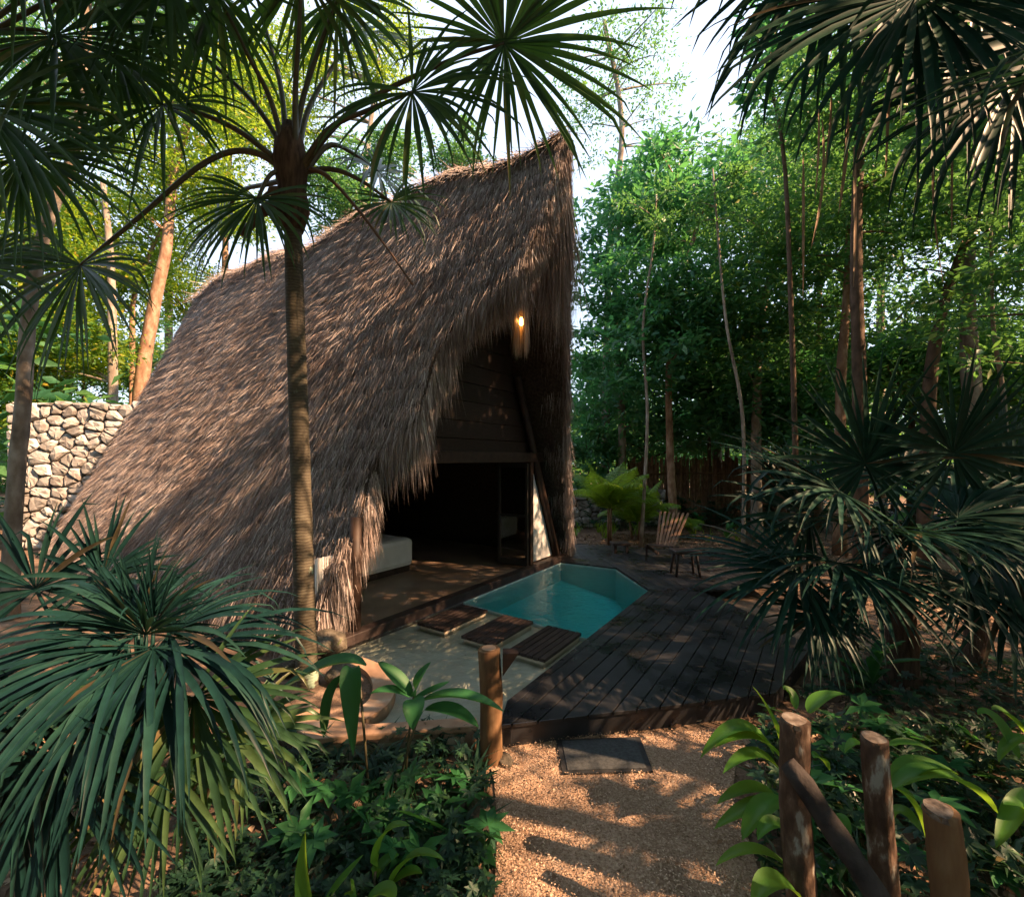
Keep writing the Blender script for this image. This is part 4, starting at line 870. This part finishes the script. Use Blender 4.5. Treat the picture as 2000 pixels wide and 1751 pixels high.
def cover(name, label, poly, nst, hmin, hmax, size, mt, z0=GZ):
    c = scatter(poly, nst); h = rng.uniform(hmin, hmax, nst)*(.5+.5*rng.random(nst)); K = 7
    P0 = np.concatenate([c, (z0+h)[:, None]], 1); p = np.repeat(P0, K, 0); n_ = len(p)
    a = np.tile(np.linspace(-2.2, 2.2, K), nst)+np.repeat(rng.random(nst)*6.28, K)
    tilt = np.repeat(rng.normal(size=(nst, 3))*.35, K, 0); nrm = np.array([[0, 0, 1.]])+tilt
    ax = np.stack([np.cos(a), np.sin(a), rng.normal(size=n_)*.25-.15], 1)
    V, T = leaf_cards(p, nrm, ax, size*rng.uniform(.6, 1.2, n_), size*rng.uniform(.3, .5, n_))
    # stems
    r = rng.normal(size=(nst, 2))*.05; B0 = np.concatenate([c+r, np.full((nst, 1), z0)], 1); w_ = np.array([[.004, 0, 0]])
    V2 = np.stack([B0-w_, B0+w_, P0], 1).reshape(-1, 3); T2 = np.arange(nst)[:, None]*3+np.array([[0, 1, 2]])
    o = link(name, np_mesh(name, np.concatenate([V, V2]), None, np.concatenate([T, T2+len(V)])), None, M[mt]); return tag(o, label, None, None, 'stuff')
bed = [g2(535, 1470), g2(920, 1440), g2(950, 1500), g2(975, 1600), g2(960, 1700), g2(820, 1720), g2(600, 1700), g2(480, 1600)]
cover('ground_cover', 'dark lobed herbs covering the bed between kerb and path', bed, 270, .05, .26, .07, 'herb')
cover('ground_cover', 'taller broad leaved herbs in the bed in front of the kerb', [g2(560, 1540), g2(900, 1530), g2(960, 1600), g2(950, 1720), g2(560, 1720)], 34, .12, .3, .15, 'deep_green')
cover('ground_cover', 'broad leaved plants between the right fence posts and the palms', [g2(1500, 1440), g2(2050, 1400), g2(2150, 1780), g2(1560, 1780)], 40, .12, .38, .17, 'deep_green')
def blades(label, poly, n_, L, mt):
    c = scatter(poly, n_); a = rng.random(n_)*6.28; l = L*rng.uniform(.4, 1.2, n_); ct = scatter(poly, max(8, n_//14)); c = ct[rng.integers(0, len(ct), n_)]+rng.normal(size=(n_, 2))*.035
    p = np.concatenate([c, np.full((n_, 1), GZ)], 1); d = np.stack([np.cos(a)*.55, np.sin(a)*.55, np.ones(n_)], 1); d /= np.linalg.norm(d, axis=1, keepdims=True)
    sd_ = np.stack([-np.sin(a), np.cos(a), np.zeros(n_)], 1)*(.006+.01*rng.random((n_, 1))); l = l[:, None]
    pm = p+d*l*.6; pt = p+d*l+np.stack([np.cos(a), np.sin(a), -np.ones(n_)*.6], 1)*l*.35
    V = np.stack([p-sd_*.6, p+sd_*.6, pm-sd_, pm+sd_, pt], 1).reshape(-1, 3); b_ = np.arange(n_)[:, None]*5
    o = link('ground_cover', np_mesh('ground_cover', V, b_+np.array([[0, 1, 3, 2]]), b_+np.array([[2, 3, 4]])), None, M[mt]); tag(o, label, None, None, 'stuff')
blades('tufts of narrow leaved grass in the bed', bed, 420, .28, 'herb')
blades('tufts of narrow leaved grass around the right fence posts', [g2(1490, 1440), g2(2050, 1420), g2(2150, 1800), g2(1540, 1800)], 500, .32, 'palm')
blades('narrow leaved tufts at the back of the yard', [(1.6, 13.4), (8, 12.2), (8, 15), (1.6, 15)], 380, .5, 'feather')
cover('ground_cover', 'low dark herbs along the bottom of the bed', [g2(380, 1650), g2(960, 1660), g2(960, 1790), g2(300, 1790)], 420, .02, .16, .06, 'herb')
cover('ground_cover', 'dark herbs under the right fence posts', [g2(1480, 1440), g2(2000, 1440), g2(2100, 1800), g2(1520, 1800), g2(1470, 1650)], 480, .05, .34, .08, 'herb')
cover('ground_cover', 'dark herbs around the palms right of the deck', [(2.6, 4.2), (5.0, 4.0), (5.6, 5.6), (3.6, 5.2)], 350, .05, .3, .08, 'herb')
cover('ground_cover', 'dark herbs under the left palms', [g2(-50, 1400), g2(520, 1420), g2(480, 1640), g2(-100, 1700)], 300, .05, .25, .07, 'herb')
cover('ground_cover', 'undergrowth along the back of the yard', [(1.2, 14.6), (9, 14.2), (14, 14), (14, 22), (1.2, 19)], 2600, .15, 1.1, .16, 'herb')
cover('ground_cover', 'undergrowth under the trees left of the hut', [(-18, 9), (-8.5, 12.9), (-4, 15), (-6, 24), (-22, 24)], 1800, .2, 1.4, .16, 'herb')
def litter(name, label, poly, n_, size, mt, z0, excl=None):
    c = scatter(poly, n_)
    if excl: 
        for ex in excl: c = c[~in_poly(c, [(q[0], q[1]) for q in ex])]
    n_ = len(c); p = np.concatenate([c, z0+rng.uniform(.004, .03, (n_, 1))], 1); a = rng.random(n_)*6.28
    V, T = leaf_cards(p, np.array([[0, 0, 1.]])+rng.normal(size=(n_, 3))*.35, np.stack([np.cos(a), np.sin(a), np.zeros(n_)], 1), size*rng.uniform(.5, 1.3, n_), size*rng.uniform(.25, .55, n_))
    o = link(name, np_mesh(name, V, None, T), None, M[mt]); return tag(o, label, None, None, 'stuff')
deckp = [tuple(q.xy) for q in main]
litter('leaf_litter', 'brown dead leaves strewn over the forest soil', [(-7, 1.2), (7, 1.2), (9, 6), (9, 14), (1.6, 14), (2.2, 11.3), (4.7, 10.5), (3.6, 5.0), (-.1, 3.55), (-2.4, 3.4), (-3.2, 4.6), (-7, 6)], 15000, .085, 'litter', GZ, [pl])
litter('gravel', 'coarse gravel and wood chips on the path', [tuple(q.xy) for q in pl], 26000, .017, 'chips', GZ+.01, [mq])
litter('leaf_litter', 'few dead leaves on the path', [tuple(q.xy) for q in pl], 70, .05, 'litter', GZ+.014, [mq])

# ------------------------------------------------------------------ trees
def crown_mesh(ells, nleaf, lsize, spread=.22, up=.9):
    V = []; T = []; k = 0; cl = []
    tot = sum(e[1][0]*e[1][1]*e[1][2] for e in ells)
    for c, rad in ells:
        n_ = int(nleaf*rad[0]*rad[1]*rad[2]/tot); K = max(8, int(n_/110))
        q = rng.normal(size=(K, 3)); q /= np.linalg.norm(q, axis=1, keepdims=True); q *= rng.random((K, 1))**.42
        cen = np.array(c)[None]+q*np.array(rad)[None]; cl.append(cen)
        idx = rng.integers(0, K, n_); sg = spread*min(rad); sz = rng.uniform(.6, 1.4, K)
        p = cen[idx]+rng.normal(size=(n_, 3))*np.array([[sg, sg, sg*.5]])*sz[idx][:, None]
        nr = np.array([[0, 0, up]])+rng.normal(size=(n_, 3))*.75
        ax = (p-cen[idx])+rng.normal(size=(n_, 3))*sg*.7-np.array([[0, 0, .4*sg]])
        v, t_ = leaf_cards(p, nr, ax, lsize*rng.uniform(.4, 1.6, n_), lsize*rng.uniform(.3, .6, n_)); V.append(v); T.append(t_+k); k += len(v)
    return np.concatenate(V), np.concatenate(T), np.concatenate(cl)
def tree(label, trunk, tr_r, ells, nleaf, lsize, lm, bark, group='trees of the surrounding forest', spread=.22, limbs=14, name='broadleaf_tree'):
    trunk = [Vector(q) for q in trunk]; e = empty(name, trunk[0], label, 'tree', group)
    V, T, cl = crown_mesh(ells, nleaf, lsize, spread)
    pts = spline(trunk, 6); b = MB(); n_ = len(pts)
    b.tube(pts, [tr_r*(1.12-.62*i/(n_-1))*(1+.25*math.exp(-i*.9)) for i in range(n_)], 9, rag=.12)
    sel = cl[rng.permutation(len(cl))[:limbs]]
    for q in sel:
        q = Vector(q); cand = [p_ for p_ in pts[n_//4:] if p_.z < q.z+.3] or [pts[-1]]
        s_ = min(cand, key=lambda p_: (p_-q).length+.25*abs(p_.z-(q.z-1)))
        l = (q-s_).length; md = s_.lerp(q, .5)+Vector((random.uniform(-.12, .12)*l, random.uniform(-.12, .12)*l, .10*l))
        r_ = min(tr_r*.45, .012+.014*l); b.tube(bez(s_, md, q, 5), [r_, r_*.85, r_*.7, r_*.55, r_*.4, r_*.2], 5, cap=False)
    b.build('trunk', M[bark], e, True)
    link('crown', np_mesh('crown', V, None, T), e, M[lm]); return e
def TP(px, d): return Vector(((px-1000)/F*d, d, GZ))
def E(px, py, d, rx, ry, rd=None): return (tuple(P(px, py, d)), (rx/F*d, rd or rx/F*d*.8, ry/F*d))
# right side forest
tree('slender pale ringed tree rising in front of the stick fence', [TP(1318, 13.5), P(1308, 860, 13.5), P(1308, 690, 13.5), P(1330, 560, 13.5), P(1365, 430, 13.5)], .11, [E(1300, 620, 13.3, 150, 170), E(1330, 400, 13.8, 130, 130)], 9000, .24, 'crown_teal', 'red_bark')
tree('dense leafy tree close behind the right edge of the thatch', [TP(1216, 15.5), P(1214, 800, 15.5), P(1200, 600, 15.5), P(1210, 420, 15.5)], .13, [E(1210, 660, 15, 110, 190), E(1220, 440, 15.5, 110, 120)], 9000, .24, 'crown_teal', 'grey_bark')
tree('tree with a pale trunk leaning right in the middle of the right forest', [TP(1478, 13), P(1478, 800, 13), P(1490, 600, 13), P(1545, 430, 13), P(1600, 300, 13)], .13, [E(1430, 560, 12.6, 150, 170), E(1560, 350, 13, 160, 130)], 11000, .17, 'crown_green', 'grey_bark')
tree('pale straight trunked tree left of the darkest trunk', [TP(1640, 11), P(1642, 760, 11), P(1652, 600, 11), P(1660, 400, 11)], .12, [E(1640, 380, 11, 170, 150), E(1580, 620, 11.5, 110, 130)], 10000, .15, 'crown_green', 'red_bark')
tree('dark straight trunked tree in front of the right forest', [TP(1683, 8.5), P(1678, 760, 8.5), P(1672, 500, 8.5), P(1680, 250, 8.5), P(1700, 50, 8.5)], .12, [E(1700, 180, 8.5, 190, 170), E(1780, 420, 8.8, 130, 110)], 9000, .14, 'crown_green', 'brown_bark')
tree('dark trunk leaning right behind the tallest fan palm', [TP(1805, 9.5), P(1815, 760, 9.5), P(1845, 590, 9.5), P(1900, 430, 9.5)], .13, [E(1890, 400, 9.5, 160, 140), E(1850, 560, 10, 90, 60)], 4200, .14, 'crown_green', 'brown_bark')
tree('thick grey trunked tree near the right edge', [TP(1905, 10.5), P(1900, 800, 10.5), P(1890, 600, 10.5), P(1895, 350, 10.5)], .21, [E(1930, 280, 10.5, 180, 190), E(1990, 520, 10.5, 90, 90)], 6500, .15, 'crown_green', 'grey_bark')
tree('twin stemmed reddish tree between the leaning trunk and the straight pale one', [TP(1598, 15), P(1598, 760, 15), P(1600, 560, 15), P(1590, 420, 15)], .10, [E(1560, 480, 15, 140, 150), E(1500, 700, 14.5, 130, 150)], 10000, .17, 'crown_green', 'red_bark')
tree('rounded tree whose top edges the sky gap', [TP(1400, 18), P(1400, 600, 18), P(1390, 380, 18)], .16, [E(1370, 400, 18, 170, 130), E(1420, 580, 17.5, 170, 160)], 12000, .20, 'crown_green', 'grey_bark')
tree('tall tree filling the space right of the sky gap', [TP(1540, 20), P(1545, 500, 20), P(1560, 200, 20)], .18, [E(1590, 250, 20, 110, 190), E(1480, 370, 20, 110, 110)], 11000, .20, 'crown_teal', 'grey_bark')
tree('feathery tall tree with open twigs in the sky behind the thatch peak', [TP(1180, 17), P(1190, 500, 17), P(1215, 250, 17), P(1180, 40, 17)], .14, [E(1200, 130, 17, 150, 150), E(1230, 330, 17, 110, 80)], 4200, .15, 'crown_green', 'grey_bark', spread=.16, limbs=26)
tree('dark leafy bush tree behind the low rubble wall', [TP(1180, 19), P(1180, 850, 19), P(1170, 700, 19)], .10, [E(1190, 800, 18, 90, 110)], 5000, .24, 'crown_teal', 'grey_bark')
tree('dark low crowned tree over the stick fence', [TP(1420, 17), P(1420, 860, 17), P(1415, 720, 17)], .10, [E(1400, 770, 16.8, 140, 110)], 8000, .24, 'crown_teal', 'grey_bark')
tree('low dark tree between stick fence and palm clump', [TP(1530, 14.5), P(1530, 900, 14.5), P(1530, 780, 14.5)], .09, [E(1520, 800, 14, 130, 110)], 7500, .24, 'crown_teal', 'brown_bark')
tree('shadowed undergrowth tree behind the thick grey trunk', [TP(1780, 15), P(1780, 850, 15), P(1790, 650, 15)], .12, [E(1790, 720, 15, 220, 130)], 9000, .18, 'crown_green', 'brown_bark')
tree('shadowed tree at the right edge behind the palms', [TP(1960, 14), P(1960, 800, 14), P(1960, 600, 14)], .12, [E(1970, 700, 14, 150, 200)], 8000, .17, 'crown_green', 'brown_bark')
tree('tall background tree above the twin stemmed one', [TP(1720, 18), P(1720, 600, 18), P(1730, 300, 18)], .17, [E(1740, 250, 18, 180, 240), E(1740, 520, 17, 180, 120)], 12000, .20, 'crown_green', 'grey_bark')
tree('tall tree in the top right corner behind the hanging fronds', [TP(1930, 16), P(1930, 500, 16), P(1940, 100, 16)], .17, [E(1940, 100, 16, 160, 190)], 9000, .19, 'crown_green', 'grey_bark')
tree('near branchy sapling with large leaves against the sky gap', [TP(1560, 9), P(1545, 600, 9), P(1530, 300, 9), P(1495, 120, 9)], .05, [E(1500, 130, 9, 50, 110), E(1540, 40, 9, 70, 80)], 900, .21, 'crown_teal', 'brown_bark', spread=.25, limbs=20)
tree('bushy understory tree left of the pale leaning trunk', [TP(1385, 16), P(1385, 850, 16), P(1380, 720, 16)], .07, [E(1385, 690, 16, 120, 120)], 3600, .3, 'crown_teal', 'brown_bark')
tree('understory tree with big leaves between the pale trunks and the dark one', [TP(1590, 16), P(1590, 850, 16), P(1590, 720, 16)], .08, [E(1590, 690, 16, 120, 100)], 3200, .28, 'crown_teal', 'brown_bark')
tree('low understory tree behind the tallest fan palm', [TP(1745, 15.5), P(1745, 850, 15.5), P(1745, 760, 15.5)], .08, [E(1750, 700, 15.5, 140, 110)], 3600, .27, 'crown_green', 'brown_bark')
tree('low dark understory tree at the far right', [TP(1925, 12.5), P(1925, 850, 12.5), P(1925, 740, 12.5)], .07, [E(1940, 740, 12.5, 140, 120)], 3600, .23, 'crown_green', 'brown_bark')
tree('leafy understory tree at the far side of the feather palms', [TP(1260, 18), P(1260, 880, 18), P(1260, 780, 18)], .08, [E(1270, 830, 18, 120, 70), E(1380, 860, 19, 120, 60)], 5000, .24, 'crown_teal', 'brown_bark')
tree('low sunlit yellow green tree behind the end of the stone wall', [TP(-20, 14), P(-20, 850, 14), P(-10, 720, 14)], .08, [E(-10, 720, 14, 110, 130)], 5000, .2, 'crown_sunlit', 'brown_bark')
tree('low leafy tree between stone wall and orange barked trunk', [TP(160, 17), P(160, 850, 17), P(165, 720, 17)], .08, [E(170, 700, 17, 130, 90), E(290, 700, 18, 80, 80)], 6500, .2, 'crown_green', 'brown_bark')
tree('low bright tree against the back slope of the thatch', [TP(370, 20), P(370, 800, 20), P(370, 620, 20)], .08, [E(340, 560, 20, 110, 90)], 4500, .2, 'crown_sunlit', 'brown_bark')
for lab, px, d, top, lean in [('thin pale sapling stem just right of the hut edge', 1252, 12, 380, 30), ('thin pale sapling leaning left in front of the leaning pale trunk', 1452, 11, 330, -60), ('thin grey sapling right of the thick grey trunk', 1960, 9, 330, -30)]:
    tree(lab, [TP(px, d), P(px+lean*.15+8, 820, d), P(px+lean*.4-8, 640, d), P(px+lean*.8, 480, d), P(px+lean, top, d)], .042, [E(px+lean, top+40, d, 70, 80)], 800, .13, 'crown_green', 'grey_bark', limbs=10)
# left and behind the hut
tree('crooked grey trunked tree at the left edge in front of the stone wall', [TP(15, 6.6), P(28, 980, 6.6), P(45, 780, 6.6), P(58, 600, 6.6), P(90, 440, 6.6), P(140, 310, 6.6), P(165, 160, 6.6), P(172, -40, 6.6), P(200, -250, 6.6)], .095, [E(150, -220, 6.6, 330, 130)], 6000, .14, 'crown_green', 'grey_bark', limbs=10)
tree('orange barked tree leaning right behind the stone wall', [TP(262, 15.5), P(275, 760, 15.5), P(300, 600, 15.5), P(325, 480, 15.5), P(340, 330, 15.5), P(380, 200, 15.5)], .22, [E(330, 330, 15.5, 140, 110), E(420, 200, 15.5, 110, 100)], 11700, .17, 'crown_sunlit', 'red_bark')
tree('thin pale tree left of the orange barked one', [TP(258, 17), P(258, 680, 17), P(262, 580, 17), P(290, 500, 17), P(330, 420, 17)], .10, [E(240, 470, 17, 110, 100), E(180, 560, 17, 90, 90)], 9900, .17, 'crown_sunlit', 'red_bark')
tree('grey straight tree above the corner of the stone wall', [TP(222, 14.2), P(220, 700, 14.2), P(215, 500, 14.2), P(200, 350, 14.2)], .14, [E(140, 450, 14.5, 110, 110), E(150, 650, 14.5, 110, 90)], 10800, .16, 'crown_sunlit', 'grey_bark')
tree('sunlit yellow green tree at the far left behind the crooked trunk', [TP(40, 15), P(40, 600, 15), P(60, 300, 15)], .14, [E(30, 420, 15, 110, 130), E(60, 640, 15, 110, 100)], 11700, .17, 'crown_sunlit', 'brown_bark')
tree('tall yellow green tree high in the left corner', [TP(130, 18), P(130, 400, 18), P(150, 150, 18)], .16, [E(120, 200, 18, 160, 110), E(60, 60, 18, 120, 90)], 11700, .19, 'crown_green', 'grey_bark')
tree('bright tree over the back end of the thatch ridge', [TP(440, 20), P(440, 500, 20), P(450, 300, 20)], .16, [E(430, 420, 20, 100, 70), E(480, 230, 20, 110, 90)], 9900, .19, 'crown_sunlit', 'red_bark')
tree('bright green tree behind the middle of the thatch ridge', [TP(680, 19), P(680, 500, 19), P(675, 330, 19)], .16, [E(670, 390, 19, 90, 70), E(740, 300, 19, 70, 50)], 9900, .18, 'crown_green', 'grey_bark')
tree('tall open tree in the sky above the ridge', [TP(700, 21), P(710, 400, 21), P(740, 120, 21)], .17, [E(740, 90, 21, 90, 110), E(560, 150, 21, 120, 130)], 10800, .19, 'crown_sunlit', 'grey_bark')
tree('tree with thin crown above the left end of the ridge', [TP(330, 22), P(330, 400, 22), P(340, 120, 22)], .18, [E(320, 90, 22, 170, 110)], 9000, .2, 'crown_green', 'grey_bark')
tree('low bright tree peeping over the ridge near the peak', [TP(880, 18), P(880, 500, 18), P(885, 330, 18)], .14, [E(890, 300, 18, 80, 50)], 2500, .17, 'crown_green', 'grey_bark')
tree('leafy shrub tree filling the gap beside the right edge of the thatch', [TP(1150, 16), P(1150, 950, 16), P(1150, 900, 16)], .05, [E(1150, 880, 16, 60, 80)], 2600, .2, 'crown_teal', 'brown_bark', limbs=8)
# fan palms added out of view at the right to dapple the sunlight
def side_palm(base, top, label, n_=11, Rr=1.0, pl_=.9):
    base = Vector(base); top = Vector(top); e = empty('fan_palm', base, label, 'palm', 'added fan palms outside the picture')
    b = MB(); b.tube(spline([base-Z*.1, base.lerp(top, .5)+Vector((.06, 0, 0)), top], 12), .09, 10); b.build('trunk', M['palm_trunk'], e, True)
    for i in range(n_):
        a = 6.283*i/n_+random.uniform(-.2, .2); el = random.uniform(-.1, 1.1); d = Vector((math.cos(a)*math.cos(el), math.sin(a)*math.cos(el), math.sin(el)))
        h = top+d*pl_; fan(e, h, d-Z*.4, Z+d*-.2, Rr, 36, 300, .8, 1.1, 'palm_dark', bez(top, top.lerp(h, .5)+Z*.12, h, 6), .06, .32, .4, .015, jit=.05)
side_palm((4.7, 1.5, GZ), (4.6, 1.45, 3.4), 'added shade palm right of the path just outside the picture', 7, .9)
side_palm((7.2, -1.4, GZ), (7.1, -1.4, 4.5), 'taller added shade palm farther right of the path outside the picture', 12, 1.1)
side_palm((6.6, 3.6, GZ), (6.5, 3.5, 5.2), 'added shade palm right of the palm clump outside the picture', 12, 1.1)
# distant forest mass behind everything
V = []; T = []; k = 0
for i in range(110):
    x = -48+96*i/109+random.uniform(-1, 1); y = random.uniform(27, 38) 
    v, t_, _ = crown_mesh([((x, y, random.choice([.8, 2, 4, 6.5])), (2.6, 2.2, 2.6))], 1700, .36, .25); V.append(v); T.append(t_+k); k += len(v)
o = link('distant_forest', np_mesh('distant_forest', np.concatenate(V), None, np.concatenate(T)), None, M['crown_green']); tag(o, 'distant forest massed behind the nearer trees', None, None, 'stuff')
V = []; T = []; k = 0
for i in range(150):
    a = R(52+256*i/149)+random.uniform(-.02, .02); rr_ = random.uniform(19, 30)   # unseen ring of crowns, added to cut low sky light from the clearing
    x, y = rr_*math.sin(a), rr_*math.cos(a)
    v, t_, _ = crown_mesh([((x, y, random.choice([1.2, 3.5, 6.5, 9.0])), (2.9, 2.9, 2.6))], 900, .5, .3); V.append(v); T.append(t_+k); k += len(v)
o = link('surrounding_forest', np_mesh('surrounding_forest', np.concatenate(V), None, np.concatenate(T)), None, M['crown_green']); tag(o, 'added forest mass darkening the clearing at the sides and behind the camera', None, None, 'stuff')
# unseen trees added beside and behind the camera to shade and dapple the yard
CN = ['left foreground palms', 'planting bed before the kerb', 'gravel path and log post', 'right fence posts', 'ground behind the left palms', 'spot where the camera stands', 'ground right of the camera', 'far left yard edge', 'ground far behind the camera', 'ground behind and right of the camera', 'ground behind and left of the camera']
for i, (x, y, z) in enumerate([(-6, 2.2, 10.5), (-2, 2.0, 10.2), (2.2, 2.3, 10.4), (5.2, .6, 10.8), (-5, -2.5, 10), (-.5, -2.5, 9.5), (4, -2.0, 10), (-9.5, 0, 10), (-1, -7, 8), (5, -7, 8.5), (-6.5, -7, 8)]):
    tree('tall added canopy tree, crown over the %s' % CN[i], [(x+1.5, min(y-4, -2.5), GZ), (x+1.2, min(y-3.5, -2), z*.5), (x, y, z)], .18, [((x, y, z), (3.0, 2.9, 1.7))], 9000, .24, 'crown_green', 'brown_bark', group='added shade canopy over the camera')
RN = ['nearest on the right with a sparse crown', 'right of the palm clump with an open crown', 'behind right with a thin crown', 'right of the back deck', 'far right beyond the back deck', 'far right beyond the palm clump', 'close behind right of the path', 'far right level with the fence', 'beside the overhanging palm with few leaves', 'right of the deck with the densest crown', 'low beside the palm clump', 'tall and slim right of the deck', 'farthest behind right', 'farthest right level with the hut']  # added trees, set towards the sun to shade path, fringe and gable
for i, (x, y, z, r_, nl) in enumerate([(8.8, -0.6, 6.3, 1.8, 300), (10.8, 3.6, 7.6, 2.3, 3600), (12.5, -2.5, 8.5, 2.4, 1300), (9.5, 7.2, 6.2, 2.0, 2200), (13, 8.5, 9.0, 2.6, 3000), (15, 2.8, 10.5, 3.0, 7500), (7.5, -4.0, 6.0, 2.5, 5000), (16, 12.5, 11, 3.0, 7000), (6.2, 1.8, 5.2, 1.4, 330), (7.5, 4.7, 8.8, 2.5, 11000), (9.6, 2.6, 5.0, 1.7, 3000), (9.9, 3.8, 11.3, 1.9, 4200), (17, -3.9, 12, 2.8, 1200), (18, 7, 12, 3.2, 7000)]):
    tree('added shade tree outside the picture, standing %s' % RN[i], [(x, y, GZ), (x+.2, y, z*.5), (x, y, z)], .15, [((x, y, z), (r_, r_, r_*.8)), ((x-.5, y+.6, z-r_*.9), (r_*.8, r_*.8, r_*.6))], nl, .17, 'crown_green', 'brown_bark', group='added shade trees outside the picture')
